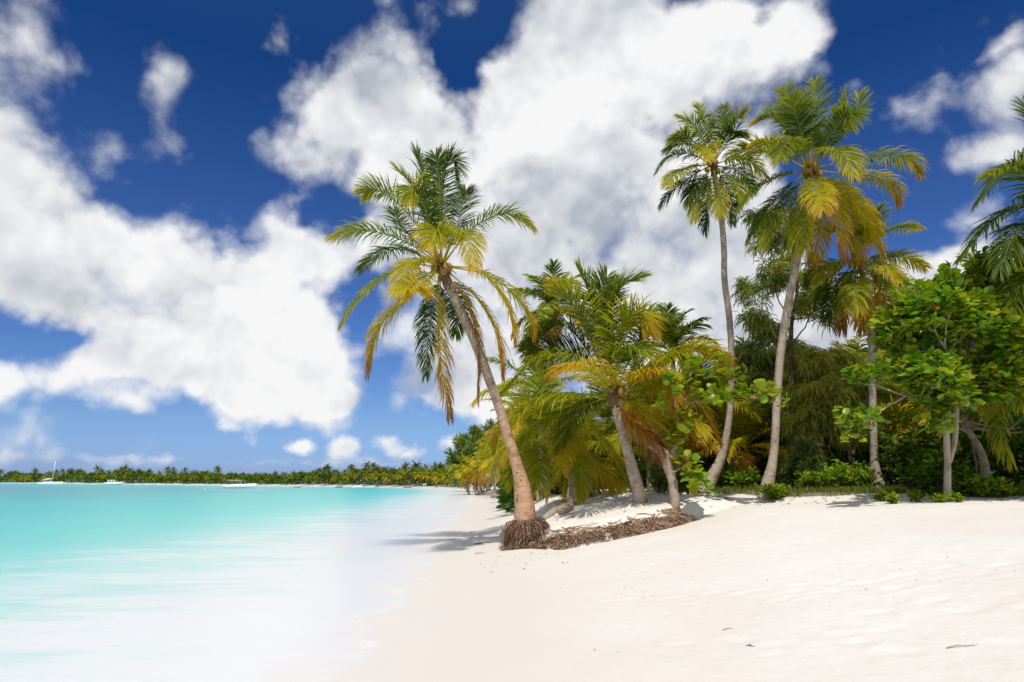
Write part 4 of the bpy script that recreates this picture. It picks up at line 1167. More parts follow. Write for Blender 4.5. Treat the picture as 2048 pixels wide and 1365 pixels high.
# skirt radiating from the bole
for i in range(1700):
    th = rs.rand() * 2 * math.pi
    k0 = .22 + .05 * rs.rand()
    s0 = bole + np.array([math.cos(th) * k0, math.sin(th) * k0, .05 - .16 * rs.rand()])
    rr = .28 + .30 * rs.rand() ** 1.3
    t2 = th + rs.randn() * .16
    e = np.array([bole[0] - .04 + math.cos(t2) * rr * (1.12 if math.cos(t2) < 0 else 1.25), bole[1] - .03 + math.sin(t2) * rr, 0])
    g_ = gz(e[0], e[1])
    e[2] = g_ + (bole[2] - g_) * (.6 * rs.rand() ** 1.4) - .02
    strand(s0, e, .006 + .009 * rs.rand(), np.clip(.38 + .30 * rs.randn(), 0, 1), .02 + .05 * rs.rand(), .05)
for i in range(260):
    th = rs.rand() * 6.28; rr = .26 + .2 * rs.rand(); t2 = th + rs.randn() * .7; h0, h1 = rs.rand(), rs.rand()
    p = bole + np.array([math.cos(th) * rr, math.sin(th) * rr, 0]); q = bole + np.array([math.cos(t2) * (rr + .08), math.sin(t2) * (rr + .08), 0])
    ga, gb = gz(p[0], p[1]), gz(q[0], q[1])
    p[2] = ga + (bole[2] - ga) * h0 * .7; q[2] = gb + (bole[2] - gb) * h1 * .5
    strand(p, q, .006 + .007 * rs.rand(), np.clip(.55 + .3 * rs.randn(), 0, 1), .03, .06)
# tangled fringe along the scarp
fringe = catmull(BANKW, 60)
inn = unit(np.stack([-np.gradient(fringe[:, 1]), np.gradient(fringe[:, 0]), np.zeros(60)], 1))
for i in range(5600):
    u = rs.rand() ** 1.15
    gap = .5 + .5 * math.sin(u * 31 + 1.0) * math.sin(u * 13.7)
    if rs.rand() > .35 + .65 * gap: continue
    k = u * 58; j = int(k); f = k - j
    b_ = fringe[j] * (1 - f) + fringe[j + 1] * f
    nv = inn[j]
    h = np.interp(u, [0, .18, .45, .8, 1], [.42, .48, .50, .44, .22])
    back = -.03 + (.15 + .09 * gap) * rs.rand()
    s0 = b_ + nv * back; s0[2] = gz(s0[0], s0[1]) + .01 + .03 * rs.rand()
    e = b_ + nv * (back * .5 - .12 * rs.rand()) + np.array([rs.randn() * (.05 + .11 * u), 0, 0])
    g_ = gz(e[0], e[1])
    e[2] = max(g_ - .01, min(s0[2], g_ + h * (.35 + .4 * gap) * rs.rand() ** 1.5))
    strand(s0, e, .006 + .008 * rs.rand(), np.clip(.46 + .25 * u + .32 * rs.randn(), 0, 1), .02 * rs.rand(), .03)
# long loose roots lying along the bank
for i in range(110):
    u = .12 + .86 * rs.rand(); j = int(u * 57)
    p = fringe[j] + inn[j] * (.1 + .25 * rs.rand()); j2 = min(59, j + rs.randint(2, 8))
    q = fringe[j2] + inn[j2] * (.35 * rs.rand() - .05)
    p[2] = gz(p[0], p[1]) + .01 + .02 * rs.rand(); q[2] = gz(q[0], q[1]) + .02 + .05 * rs.rand()
    strand(p, q, .008 + .009 * rs.rand(), np.clip(.65 + .2 * rs.randn(), 0, 1), .0, .02)
rb.build('roots', M['root'], front_root, o)

# ------------------------------------------------------------------ driftwood
def log(label, P, rad, seed, stubs=2, mat='driftwood'):
    rs = np.random.RandomState(seed)
    P = np.array(P, float)
    mb = MB()
    tube(mb, P, rad, 10, n=22, jitter=.2, rng=rs)
    for k in range(stubs):
        i = rs.randint(0, len(P)); d = unit(rs.randn(3) + [0, 0, .8])
        tube(mb, [P[i], P[i] + d * .25, P[i] + d * .5 + [.1, 0, .05]], [rad[min(i, len(rad) - 1)] * .5, .05, .02], 7, n=8)
    o = P.mean(0)
    return tag(mb.build('driftwood_log', M[mat], None, o), label, 'log', 'driftwood logs')
def glog(label, px, Y0, Y1, px1, r, seed, lift=.08, mat='driftwood', stubs=2):
    a, b = at(px, Y0), at(px1, Y1)
    mid = (a + b) / 2 + [0, 0, .08]; mid[2] = max(mid[2], gz(mid[0], mid[1]) + r * .5)
    a[2] += lift; b[2] += lift
    return log(label, [a, mid, b], [r * .8, r, r * .7], seed, stubs, mat)
glog('grey fallen log half buried on the sand behind the front palm', 1088, 20.0, 20.6, 1136, .13, 601, .06)
glog('root stump on its side next to the buried grey log', 1122, 19.8, 20.2, 1142, .16, 602, .10, 'bark', 4)
glog('pale driftwood trunk behind the leaning trunk, reaching to the water', 985, 70, 64, 1030, .28, 603, .2)
glog('tangled driftwood lying left of the leaning trunk', 1000, 56, 52, 1032, .22, 604, .2, stubs=5)
glog('reddish fallen trunk under the small leaning palms', 952, 92, 88, 992, .3, 605, .25, 'bark', 3)
glog('grey driftwood branch on the sand in the palm shade', 1070, 30, 33, 1112, .10, 606, .05)

# ------------------------------------------------------------------ far shore
frs = np.random.RandomState(700)
def far_palm_mesh(seed, h, a0, L=3.3, nf=20, lean=.6):
    rs = np.random.RandomState(seed)
    mb = MB()
    top = np.array([lean * (rs.rand() - .5) * 2, lean * (rs.rand() - .5) * 2, h])
    tube(mb, [(0, 0, -.5), (top[0] * .2, top[1] * .2, h * .45), top], [.22, .15, .12], 6, n=7, mat=1)
    for i in range(nf):
        f = (i + .5) / nf
        e0 = R(np.interp(f, [0, .25, .6, 1], [84, 58, 18, -40]) + rs.randn() * 8); bend = R(np.interp(f, [0, .3, 1], [30, 75, 60]))
        P = rand_frond_pts(top, i * 2.4 + rs.rand() * .3, e0, bend, L * (.85 + .3 * rs.rand()), rs)
        C = catmull(P, 12)
        a = np.clip(a0 + .3 * f ** 2 + .07 * rs.randn(), 0, 1)
        frond_geo(mb, P, .95, 13, a, a + .15, seed * 50 + i, .22, .6, rach=.04)
    me = mb.build('palm_tree', [M['palm_leaf'], M['palm_trunk_far']], mesh_only=True); me['hgt'] = h
    return me
FAR = [far_palm_mesh(800 + k, h, a) for k, (h, a) in enumerate([(5.4, .05), (6.2, .08), (4.6, .12), (6.8, .05), (3.6, .24), (4.2, .28), (5.2, .10), (7.6, .03)])]
# positions: (photo px, extra metres behind the water edge)
def shore_pt(px):
    """far waterline in the column px"""
    dirx = (px - 1024.0) / FPX
    best = None
    F_ = SHORE[SHORE[:, 1] > 112]
    for i in range(len(F_) - 1):
        for k in range(12):
            q = F_[i] + (F_[i + 1] - F_[i]) * k / 12
            e = abs(q[0] / (q[1] * cp - 1.9 * sp) - dirx)
            if best is None or e < best[0]: best = (e, q)
    return best[1]
LBL = {0: 'green coconut palm in the distant treeline across the bay', 1: 'yellow-green low palm at the foot of the distant treeline', 2: 'tall palm poking above the distant treeline across the bay'}
cnt = 0
for px in np.linspace(-60, 930, 210):
    q = shore_pt(px + frs.randn() * 3)
    d0 = np.linalg.norm(q); u = q / d0
    kind = frs.choice([0, 0, 0, 1, 1, 2]) if px > 330 else frs.choice([0, 0, 1, 1, 2, 2])
    back = (8 + 10 * frs.rand()) if kind == 1 else (15 + 22 * frs.rand())
    if px < 350: back *= 1.3
    p = q + u * back
    me = FAR[{0: frs.choice([0, 1, 3, 6]), 1: frs.choice([2, 4, 5]), 2: frs.choice([7, 3])}[kind]]
    ob = bpy.data.objects.new('palm_tree', me); COL.objects.link(ob)
    ob.location = (p[0], p[1], gz(p[0], p[1]))
    ytop = np.interp(px, [-60, 0, 300, 420, 480, 560, 640, 760, 850, 930], [946, 946, 942, 944, 950, 947, 943, 937, 931, 926])
    tall = EYE + (962 - ytop) * p[1] / FPX - 1.0
    hs = tall / (float(me['hgt']) + 1.3) * {0: .86, 1: .80 * (float(me['hgt']) + 1.3) / 6.5, 2: 1.12}[int(kind)] * (.88 + .24 * frs.rand())
    ob.scale = (hs, hs, hs * (.9 + .2 * frs.rand())); ob.rotation_euler = (0, 0, frs.rand() * 6.28)
    tag(ob, LBL[int(kind)], 'palm tree', 'palms of the distant treeline ' + ['', 'low', 'tall'][int(kind)] if kind else 'palms of the distant treeline')
    cnt += 1

# far low wood as one mass of leaf clumps
wb = MB()
n = 26000
pxs = frs.uniform(-260, 940, n)
qs = np.array([shore_pt(p) for p in np.linspace(-260, 940, 400)])
qi = np.stack([np.interp(pxs, np.linspace(-260, 940, 400), qs[:, k]) for k in (0, 1)], 1)
uu = unit(qi)
bk = frs.uniform(9, 45, n)
Pw = qi + uu * bk[:, None]
yt = np.interp(pxs, [-60, 0, 300, 420, 480, 560, 640, 760, 850, 930], [947, 947, 945, 947, 951, 949, 946, 941, 935, 930])
ht = (EYE + (962 - yt) * Pw[:, 1] / FPX - 1.0) * np.interp(bk, [9, 14, 30, 45], [.3, .65, .95, 1.0]) * (.85 + .3 * lumps(pxs * .9, bk * 2.0, .05, 4, 3))
hz = ht * np.sqrt(frs.rand(n))
gzz = ground_z(Pw)
Pw3 = np.stack([Pw[:, 0], Pw[:, 1], gzz + hz], 1)
ag = np.clip(.32 + .2 * lumps(pxs, bk * 3, .11, 3, 1) + .14 * frs.randn(n), 0, 1)
az = frs.rand(n) * 6.28; el = frs.rand(n) * 1.2 - .3
D = np.stack([np.cos(az) * np.cos(el), np.sin(az) * np.cos(el), np.sin(el)], 1)
leaves(wb, Pw3, D, np.interp(pxs, [-260, 940], [1.5, .7]), LEAF2D, frs, ag, .5)
wo = wb.build('woodland', M['bush_leaf'], smooth=False)
tag(wo, 'low green scrub and woodland massed along the distant shore', 'woodland', kind='stuff')

# near background wood that closes the grove
wb = MB()
rs = np.random.RandomState(720)
n = 26000
pxs = rs.uniform(1010, 2500, n); Yw = rs.uniform(33, 60, n)
X = (pxs - 1024) / FPX * Yw * 1.0
gzz = ground_z(np.stack([X, Yw], 1))
top = np.interp(pxs, [1010, 1100, 1400, 1500, 1700, 1900, 2100], [2.5, 3.6, 4.6, 5.6, 7.0, 8.0, 9.0]) * (.8 + .3 * lumps(pxs, Yw * 4, .03, 3, 2))
hz = top * rs.rand(n) ** .85
az = rs.rand(n) * 6.28; el = rs.rand(n) * 1.2 - .4
D = np.stack([np.cos(az) * np.cos(el), np.sin(az) * np.cos(el), np.sin(el)], 1)
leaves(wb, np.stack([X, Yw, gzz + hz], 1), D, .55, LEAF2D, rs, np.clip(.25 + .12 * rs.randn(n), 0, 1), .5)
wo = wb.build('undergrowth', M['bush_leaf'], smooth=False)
tag(wo, 'dark tangled undergrowth closing off the back of the palm grove', 'undergrowth', kind='stuff')

# small leaning palms at the end of the beach
for k, (px, Y, h, lb, sd) in enumerate([(935, 98, 3.4, 'small yellow-green palm leaning over the water at the beach end', 901), (958, 96, 3.0, 'small orange-fronded palm leaning right at the beach end', 902), (975, 90, 3.6, 'yellow-green palm behind the reddish fallen trunk', 903), (1000, 95, 5.0, 'taller bright palm right of the far casuarina', 904)]):
    g = at(px, Y); k_ = FPX / Y
    palm(lb, [(px + 3, 962 + (EYE - g[2] + .1) * k_, .5 * k_), (px, 962 + (EYE - g[2] - h * .5) * k_, .28 * k_), (px - 5, 962 + (EYE - g[2] - h) * k_, .24 * k_)], Y, (), dict(n=18, L=2.9, a0=.27 if k != 1 else .40, da=.25, low=-50, dead=.3), sd, leaf=.9, n=20, width=.15, group='palms at the end of the beach', sides=7)

# ------------------------------------------------------------------ boats
def hull(mb, L, B, Hh, mat=0, bow=0.35, rake=.5, deck=True):
    """lofted hull along +x, bow at +L/2"""
    n, k = 13, 9
    V = []
    for i in range(n):
        f = i / (n - 1); x = -L / 2 + L * f
        w = B / 2 * (1 - max(0, (f - (1 - bow)) / bow) ** 2.2)
        w = max(w, .02)
        sh = Hh * 1.35 * (1 + .35 * f * f)
        for j in range(k):
            a = math.pi * j / (k - 1)
            y = -w * math.cos(a); z = sh - (sh + .25) * math.sin(a) ** .6
            V.append((x + rake * f ** 3 * (z + .25), y, z))
    F = []
    for i in range(n - 1):
        for j in range(k - 1):
            a = i * k + j; F.append((a, a + 1, a + k + 1, a + k))
    F.append(tuple(range(k)))
    if deck:
        for i in range(n - 1): F.append((i * k, (i + 1) * k, (i + 1) * k + k - 1, i * k + k - 1))
    mb.add(V, F, 0, mat)

def far_pos(px, py):
    return on_plane(px, py, 0.0)
def boat_root(name, px, py, label, cat, yaw, group='boats moored in the bay', z=0.0):
    p = far_pos(px, py)
    r = empty(name, (p[0], p[1], z), label, cat, group)
    r.rotation_euler = (0, 0, yaw)
    return r, p

# speedboat with bimini frame
p = far_pos(478, 977.0); 
r, p = boat_root('speedboat', 478, 977.0, 'long white speedboat with a bimini frame and dark outboard on the turquoise water', 'speedboat', -.15)
k = 62 * p[1] / FPX / 9.0
mb = MB(); hull(mb, 9.0, 2.4, .75); box(mb, (-.2, 0, 1.02), (3.2, 1.4, .22)); mb.build('hull', M['white_paint'], r)
mb = MB()
for s in (-1, 1):
    tube(mb, [(-3.4, s, .8), (-3.2, s, 2.1)], [.05, .05], 6); tube(mb, [(1.6, s, .9), (.9, s, 2.1)], [.05, .05], 6)
    tube(mb, [(-3.3, s, 2.1), (1.0, s, 2.1)], [.05, .05], 6)
mb.build('bimini_frame', M['grey_metal'], r)
mb = MB(); n_ = 7
V = [(x, y, 2.12 + .14 * math.cos(y * 1.3)) for x in (-3.4, 1.05) for y in np.linspace(-1.05, 1.05, n_)]
V += [(a, b, c + .06) for a, b, c in V]
F = [(i, i + 1, i + n_ + 1, i + n_) for i in range(n_ - 1)] + [(i + 2 * n_, i + n_ + 2 * n_, i + n_ + 1 + 2 * n_, i + 1 + 2 * n_) for i in range(n_ - 1)]
F += [(i, i + 2 * n_, i + 1 + 2 * n_, i + 1) for i in range(n_ - 1)] + [(i + n_, i + n_ + 1, i + n_ + 1 + 2 * n_, i + n_ + 2 * n_) for i in range(n_ - 1)]
mb.add(V, F, 0); mb.build('canopy', M['grey_metal'], r)
mb = MB(); box(mb, (1.7, 0, 1.2), (.12, 1.6, .5)); mb.build('windscreen', M['dark_glass'], r)
mb = MB(); tube(mb, [(-4.75, 0, -.2), (-4.7, 0, .6), (-4.6, 0, 1.05)], [.12, .2, .16], 8, n=8); mb.build('outboard', M['dark_rubber'], r)
r.scale = (k, k, k)

# cabin cruiser
r, p = boat_root('cabin_boat', 226, 970.6, 'white cabin boat with dark windows moored before the far beach', 'boat', .2)
k = 30 * p[1] / FPX / 8.0
mb = MB(); hull(mb, 8.0, 2.8, .95); mb.build('hull', M['white_paint'], r)
mb = MB(); V = [(-2.6, -1.1, .9), (1.4, -1.1, .9), (1.4, 1.1, .9), (-2.6, 1.1, .9), (-2.4, -1, 2.5), (.7, -1, 2.5), (.7, 1, 2.5), (-2.4, 1, 2.5)]
mb.add(V, [(0, 3, 2, 1), (4, 5, 6, 7), (0, 1, 5, 4), (1, 2, 6, 5), (2, 3, 7, 6), (3, 0, 4, 7)]); box(mb, (-.8, 0, 2.6), (3.9, 2.4, .14)); mb.build('cabin', M['white_paint'], r)
for x in (-1.4, -.1):
    mb = MB()
    for s in (-1, 1): box(mb, (x, s * 1.07, 1.75), (.85, .06, .65))
    mb.build('window', M['dark_glass'], r)
mb = MB()
for q in range(5): tube(mb, [(1.6 + q * .6, -.9 + q * .15, 1.0), (1.6 + q * .6, -.9 + q * .15, 1.7)], [.03, .03], 5)
tube(mb, [(1.6, -.9, 1.7), (4.0, -.3, 1.75)], [.03, .03], 5); mb.build('railing', M['grey_metal'], r)
r.scale = (k, k, k)

# catamaran with a bare mast
r, p = boat_root('catamaran', 99, 969.4, 'white catamaran with a tall bare mast and furled sail', 'sailboat', .1)
k = 36 * p[1] / FPX / 10.0
mb = MB()
for s in (-1, 1):
    h = MB(); hull(h, 10.0, 1.2, .8); v = np.concatenate(h.v); v[:, 1] += s * 2.0; mb.add(v, h.f)
box(mb, (-.6, 0, .78), (5.5, 3.6, .3)); mb.build('hull', M['white_paint'], r)
mb = MB(); mb.add([(-2.8, -1.6, .9), (1.6, -1.6, .9), (1.6, 1.6, .9), (-2.8, 1.6, .9), (-2.4, -1.3, 1.8), (.6, -1.3, 1.8), (.6, 1.3, 1.8), (-2.4, 1.3, 1.8)],
    [(0, 3, 2, 1), (4, 5, 6, 7), (0, 1, 5, 4), (1, 2, 6, 5), (2, 3, 7, 6), (3, 0, 4, 7)]); mb.build('cabin', M['white_paint'], r)
mb = MB(); box(mb, (-.6, -1.46, 1.4), (2.6, .12, .35)); box(mb, (-.6, 1.46, 1.4), (2.6, .12, .35)); mb.build('window', M['dark_glass'], r)
mb = MB(); tube(mb, [(.9, 0, .9), (1.6, 0, 12.6)], [.18, .13], 8); mb.build('mast', M['white_paint'], r)
mb = MB(); tube(mb, [(.9, 0, 3.0), (-1.5, 0, 2.9), (-3.6, 0, 2.4)], [.22, .42, .2], 8, n=9); mb.build('furled_sail', M['white_paint'], r)
r.scale = (k, k, k)

# small open boats
def skiff(label, px, py, wpx, paint, yaw, ob=True, stripe=None):
    r, p = boat_root('skiff', px, py, label, 'boat', yaw)
    k = wpx * p[1] / FPX / 6.0
    mb = MB(); hull(mb, 6.0, 1.7, .6, deck=False); hull(mb, 5.6, 1.5, .32); mb.build('hull', M[paint], r)
    mb = MB()
    for x in (-1.5, .2): box(mb, (x, 0, .5), (.35, 1.35, .08))
    mb.build('thwart', M['bark_pale'], r)
    if ob:
        mb = MB(); tube(mb, [(-3.15, 0, -.2), (-3.1, 0, .5), (-3.0, 0, .95)], [.10, .17, .14], 7, n=7); mb.build('outboard', M['dark_rubber'], r)
    r.scale = (k, k, k)
    return r
skiff('small white skiff left of the cabin boat', 190, 970.6, 22, 'white_paint', .1)
skiff('orange skiff touching the stern of the cabin boat', 211, 970.4, 10, 'orange_paint', .1)
skiff('white skiff directly right of the cabin boat', 276, 971.6, 22, 'white_paint', -.1)
skiff('second white skiff, farther right of the cabin boat', 302, 971.6, 18, 'white_paint', 0)
skiff('white skiff beached before the yellow palms', 638, 976.3, 22, 'white_paint', .05)
skiff('white skiff between the two beached boats before the yellow palms', 660, 976.0, 20, 'white_paint', -.1)
skiff('blue skiff beached right of the white skiffs', 678, 975.6, 13, 'blue_paint', 0)
skiff('brown wooden skiff drawn up left of the white skiffs', 594, 975.2, 12, 'bark', .1)
skiff('red wooden skiff drawn up on the sand at the bay corner', 814, 975.9, 15, 'red_paint', 0, False)
# small white boat with a windscreen
r, p = boat_root('motorboat', 712, 975.8, 'little white motorboat with a windscreen near the blue canopy', 'boat', 0)
k = 18 * p[1] / FPX / 5.0
mb = MB(); hull(mb, 5.0, 1.8, .6); mb.build('hull', M['white_paint'], r)
mb = MB(); box(mb, (.6, 0, 1.0), (1.1, 1.2, .7)); mb.build('windscreen', M['grey_metal'], r)
mb = MB(); tube(mb, [(-2.6, 0, -.2), (-2.5, 0, .9)], [.12, .2], 7); mb.build('outboard', M['dark_rubber'], r)
r.scale = (k, k, k)
# mooring buoys
for px, py, lb in ((410, 980, 'white mooring buoy left of the speedboat stern'), (523, 980.5, 'white mooring buoy right of the speedboat bow')):
    p = far_pos(px, py); mb = MB(); rr = 1.6 * p[1] / FPX
    tube(mb, [(0, 0, -.8 * rr), (0, 0, -.5 * rr), (0, 0, .2 * rr), (0, 0, .7 * rr), (0, 0, .95 * rr), (0, 0, 1.3 * rr)], [.3 * rr, .85 * rr, rr, .7 * rr, .15 * rr, .12 * rr], 12)
    o = mb.build('buoy', M['white_paint']); o.location = (p[0], p[1], 0); tag(o, lb, 'buoy', 'mooring buoys')
# blue canopy standing at the waterline
p = far_pos(754, 974.8); kk = p[1] / FPX
r = empty('beach_canopy', (p[0], p[1], max(0, gz(p[0], p[1]))), 'small blue canopy on two posts at the far waterline', 'canopy')
mb = MB()
for s in (-1, 1): tube(mb, [(s * 1.8 * kk, 0, -.4), (s * 1.8 * kk, 0, 6.5 * kk)], [.5 * kk, .45 * kk], 6)
mb.build('posts', M['blue_paint'], r)
mb = MB(); V = [(-3.5 * kk, -.5, 6 * kk), (3.5 * kk, -.5, 6 * kk), (3.5 * kk, .5, 6 * kk), (-3.5 * kk, .5, 6 * kk), (-2.5 * kk, 0, 8.4 * kk), (2.5 * kk, 0, 8.4 * kk)]
mb.add(V, [(0, 3, 2, 1), (0, 1, 5, 4), (2, 3, 4, 5), (1, 2, 5), (3, 0, 4)]); mb.build('canopy_roof', M['blue_paint'], r)
# white beach hut under the far palms
q = shore_pt(849); u = q / np.linalg.norm(q); q = q + u * 7
r = empty('beach_hut', (q[0], q[1], gz(*q)), 'tiny white beach hut under the palms at the bay corner', 'hut')
kk = q[1] / FPX
mb = MB(); box(mb, (0, 0, 2.2 * kk), (6 * kk, 1.2, 4.4 * kk)); mb.build('wall', M['white_paint'], r)
mb = MB(); w_ = 3.9 * kk
mb.add([(-w_, -.8, 4.3 * kk), (w_, -.8, 4.3 * kk), (w_, .8, 4.3 * kk), (-w_, .8, 4.3 * kk), (-w_, 0, 6.4 * kk), (w_, 0, 6.4 * kk)], [(0, 3, 2, 1), (0, 1, 5, 4), (2, 3, 4, 5), (1, 2, 5), (3, 0, 4)]); mb.build('roof', M['grey_metal'], r)
mb = MB(); box(mb, (.8 * kk, -.62, 1.5 * kk), (1.4 * kk, .05, 3.0 * kk)); mb.build('door', M['dark_glass'], r)

# ------------------------------------------------------------------ sun, sky with clouds
SUN_AZ, SUN_EL = R(190), R(58)              # azimuth clockwise from the view (+Y)
sun = bpy.data.lights.new('sun', 'SUN'); sun.energy = 3.5; sun.angle = R(0.53); sun.color = (1.0, .955, .88)
so = bpy.data.objects.new('sun', sun); COL.objects.link(so)
sd = Vector((math.sin(SUN_AZ) * math.cos(SUN_EL), math.cos(SUN_AZ) * math.cos(SUN_EL), math.sin(SUN_EL)))
so.rotation_euler = (-sd).to_track_quat('-Z', 'Y').to_euler()

w = bpy.data.worlds.new('World'); sc.world = w; w.use_nodes = True
t = NT(w.node_tree)
sky = t.n('ShaderNodeTexSky', sky_type='NISHITA'); sky.sun_disc = False
sky.sun_elevation = SUN_EL; sky.sun_rotation = SUN_AZ
sky.air_density = 1.0; sky.dust_density = 0.3; sky.ozone_density = 3.0
gen = t.n('ShaderNodeTexCoord').outputs['Generated']
dirv = t.vmath('NORMALIZE', gen)
x, y, z = t.xyz(dirv)
az = t.math('ARCTAN2', x, y)
el = t.math('ARCSINE', z)
ae0 = t.comb(az, el, 0.0)
wn = t.n('ShaderNodeTexNoise'); t.set(wn.inputs['Vector'], dirv); wn.inputs['Scale'].default_value = 5.0; wn.inputs['Detail'].default_value = 5.0; wn.inputs['Roughness'].default_value = .55
warp = t.vmath('SCALE', t.vmath('SUBTRACT', wn.outputs['Color'], (.5, .5, .5)), scale=.16)
ae = t.vmath('ADD', ae0, warp)
def ang(px, py):
    d = ray(px, py); d = d / np.linalg.norm(d)
    return math.atan2(d[0], d[1]), math.asin(d[2])
ae_s = t.vmath('ADD', ae0, t.vmath('SCALE', t.vmath('SUBTRACT', t.noise(dirv, 26.0, 5, .6, out=1), (.5, .5, .5)), scale=.035))
def blob(px, py, rx, ry, k=1.0, rot=0):
    a, e = ang(px, py)
    a1, _ = ang(px + rx, py); a0, _ = ang(px - rx, py); _, e1 = ang(px, py - ry); _, e0 = ang(px, py + ry)
    sx, sy = max(.01, abs(a1 - a0) * .43), max(.01, abs(e1 - e0) * .43)
    q = t.vmath('MULTIPLY', t.vmath('SUBTRACT', ae_s if (py > 820 and ry < 50) else ae, (a, e, 0)), (1 / sx, 1 / sy, 0))
    r = t.math('SUBTRACT', 1.0, t.vmath('LENGTH', q), clamp=True)
    return t.math('MULTIPLY', r, k)
BL = [  # clouds: px, py, rx, ry, weight, rot
 (30, 140, 230, 210, .48), (70, 290, 250, 150, .50), (-60, 420, 330, 260, 1.2), (170, 520, 340, 210, 1.3), (380, 620, 340, 210, 1.4), (300, 690, 260, 110, .8), (560, 740, 200, 90, .7), (540, 560, 190, 190, .9), (610, 690, 190, 130, 1.0), (480, 780, 150, 80, .8), (650, 790, 110, 60, .6),
 (130, 735, 160, 80, .8), (250, 790, 120, 50, .8), (0, 760, 100, 90, .8),
 (370, 150, 110, 100, .34), (350, 230, 80, 130, .34), (410, 290, 100, 50, .34), (500, 110, 100, 36, .34), (230, 300, 110, 70, .36), (330, 310, 90, 60, .34),
 (700, 190, 150, 130, 1.0), (820, 280, 260, 210, 1.3), (600, 330, 130, 140, .42), (840, 90, 180, 110, .55), (1110, 260, 260, 280, 1.5), (1230, 90, 330, 190, 1.3), (1450, 100, 260, 200, 1.2), (1590, 90, 110, 90, .7), (1000, 460, 380, 210, 1.5), (1300, 420, 320, 280, 1.5), (1180, 620, 280, 240, 1.3),
 (930, 690, 230, 170, 1.1), (1420, 600, 300, 260, 1.3), (1680, 650, 280, 160, 1.2), (690, 520, 150, 90, .9), (860, 790, 190, 80, .9), (1000, 800, 220, 90, .8), (1480, 330, 160, 160, .8),
 (1830, 200, 190, 70, .5), (2010, 190, 110, 110, .5), (1950, 310, 140, 70, .66), (2040, 280, 120, 80, .4), (2010, 560, 260, 110, 1.2), (1860, 600, 220, 110, 1.0), (1960, 440, 120, 70, .38), (2000, 80, 120, 40, .35),
 (600, 893, 42, 24, .9), (688, 893, 50, 36, 1.0), (775, 884, 50, 26, .75), (815, 903, 70, 20, .6), (905, 888, 52, 34, .75), (450, 856, 46, 20, .5), (505, 886, 30, 24, .42), (640, 830, 80, 18, .35), (90, 915, 260, 14, .22), (330, 920, 200, 16, .26), (520, 925, 180, 16, .34), (750, 925, 150, 14, .3),
 (945, 170, 75, 210, -.62), (990, 90, 120, 80, -.40), (950, 40, 90, 80, -.25), (1490, 70, 60, 40, -.5), (600, 470, 60, 60, -.4), (720, 660, 60, 60, -.3), (130, 650, 170, 36, -.6), (320, 700, 90, 30, -.2), (560, 380, 80, 60, -.3), (1560, 330, 60, 120, -.2), (1320, 160, 40, 60, -.2),
 # the part of the sky the photograph does not see
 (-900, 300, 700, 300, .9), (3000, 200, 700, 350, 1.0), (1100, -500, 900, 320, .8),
]
acc = None
for b in BL:
    v = blob(*b)
    acc = v if acc is None else t.math('ADD', acc, v)
# unseen clouds added behind the camera as fill light for the shaded grove
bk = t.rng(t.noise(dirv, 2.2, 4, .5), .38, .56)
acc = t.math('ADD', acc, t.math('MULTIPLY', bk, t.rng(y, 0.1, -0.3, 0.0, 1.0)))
def cloud_noise(v, det):
    a = t.noise(v, 6.0, det, .60, .15)
    vo = t.n('ShaderNodeTexVoronoi', feature='F1', normalize=True)
    wv = t.vmath('ADD', v, t.vmath('SCALE', t.vmath('SUBTRACT', t.noise(v, 14.0, 2, .5, out=1), (.5, .5, .5)), scale=.05))
    t.set(vo.inputs['Vector'], wv); vo.inputs['Scale'].default_value = 9.0; vo.inputs['Detail'].default_value = 2.0; vo.inputs['Roughness'].default_value = .55; vo.inputs['Lacunarity'].default_value = 2.3
    b = t.math('SUBTRACT', 1.0, t.math('MULTIPLY', vo.outputs['Distance'], 1.5))
    return t.math('ADD', t.math('MULTIPLY', a, .62), t.math('MULTIPLY', b, .38))
nz = cloud_noise(dirv, 9)
nz2 = cloud_noise(t.vmath('ADD', dirv, (-.006, .0, .026)), 4)
nzl = t.noise(dirv, 2.8, 3, .5)
fld = t.math('ADD', t.math('MINIMUM', acc, .84), t.math('MULTIPLY', t.math('SUBTRACT', nz, .5), 2.5))
cov = t.rng(fld, .13, .80)
relief = t.math('MULTIPLY', t.math('SUBTRACT', nz, nz2), 2.4)
def lump(v):
    vo = t.n('ShaderNodeTexVoronoi', feature='SMOOTH_F1', normalize=True)
    wv = t.vmath('ADD', v, t.vmath('SCALE', t.vmath('SUBTRACT', t.noise(v, 7.0, 3, .55, out=1), (.5, .5, .5)), scale=.14))
    t.set(vo.inputs['Vector'], wv); vo.inputs['Scale'].default_value = 5.5; vo.inputs['Detail'].default_value = 0.0; vo.inputs['Smoothness'].default_value = .6
    return vo.outputs['Distance']
big_relief = t.math('MULTIPLY', t.math('SUBTRACT', lump(t.vmath('ADD', dirv, (-.012, .0, .045))), lump(dirv)), 2.4)
thick = t.rng(fld, .55, 1.5)
lum = t.math('ADD', t.math('SUBTRACT', .83, t.math('MULTIPLY', thick, .10)), t.math('ADD', relief, big_relief))
lum = t.math('ADD', lum, t.math('MULTIPLY', t.math('SUBTRACT', nzl, .5), .55))
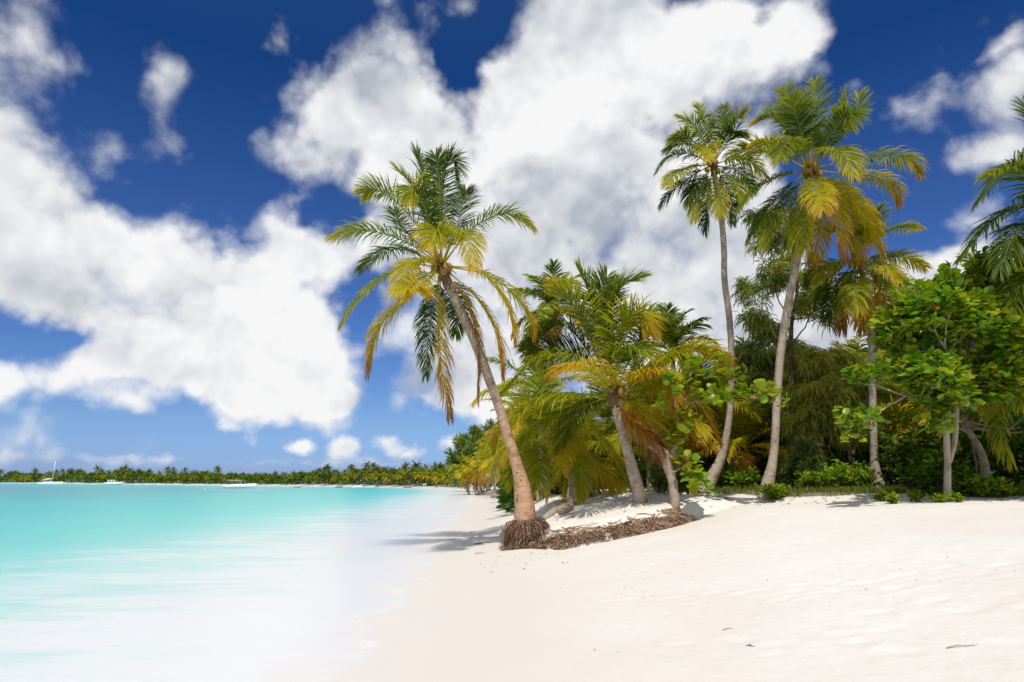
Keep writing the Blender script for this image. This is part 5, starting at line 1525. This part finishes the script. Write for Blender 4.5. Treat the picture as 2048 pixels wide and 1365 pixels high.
SHADE = [(40, 150, 260, 240, 1.0), (1230, 470, 420, 260, .85), (880, 760, 260, 110, .7), (170, 640, 300, 110, .5), (1050, 520, 300, 120, .5), (1010, 60, 240, 120, .45), (1500, 560, 240, 200, .6), (420, 740, 220, 60, .6), (600, 350, 140, 140, .7), (380, 200, 160, 200, .6), (1980, 610, 240, 80, .5)]
shd = None
for b in SHADE:
    v = blob(*b); shd = v if shd is None else t.math('ADD', shd, v)
lum = t.math('SUBTRACT', lum, t.math('MULTIPLY', t.math('MINIMUM', shd, 1.0), .32))
lum = t.math('MINIMUM', t.math('MAXIMUM', lum, .22), 1.0)
ccol = t.mix(lum, c4(3.2, 3.75, 4.6), c4(9.3, 9.3, 9.35))
# deep polarised blue: saturate the sky
hs = t.n('ShaderNodeHueSaturation'); hs.inputs['Saturation'].default_value = 1.12; hs.inputs['Value'].default_value = 1.0
t.set(hs.inputs['Color'], sky.outputs[0])
tint = t.ramp(t.math('DIVIDE', el, 1.2), [(0.0, (.40, .60, 1.35)), (0.066, (.52, .68, 1.05)), (.32, (.34, .50, .84)), (.47, (.12, .36, .68)), (.75, (.45, .6, .85)), (1.0, (.85, 1.0, 1.15))])  # top stops brighten the unseen overhead sky, added fill for shaded leaves
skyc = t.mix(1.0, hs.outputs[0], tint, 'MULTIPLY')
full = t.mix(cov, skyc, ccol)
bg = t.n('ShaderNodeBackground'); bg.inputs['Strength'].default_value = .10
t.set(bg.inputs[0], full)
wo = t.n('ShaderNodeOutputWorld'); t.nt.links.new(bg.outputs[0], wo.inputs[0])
w.cycles.sampling_method = 'MANUAL'; w.cycles.sample_map_resolution = 512

sc.view_settings.view_transform = 'Standard'; sc.view_settings.look = 'None'
sc.view_settings.gamma = 1.0; sc.view_settings.exposure = 0.0
sc.cycles.max_bounces = 5; sc.cycles.diffuse_bounces = 2; sc.cycles.glossy_bounces = 2; sc.cycles.transmission_bounces = 4; sc.cycles.transparent_max_bounces = 8
sc.cycles.use_denoising = True
sc.cycles.sample_clamp_indirect = 6.0
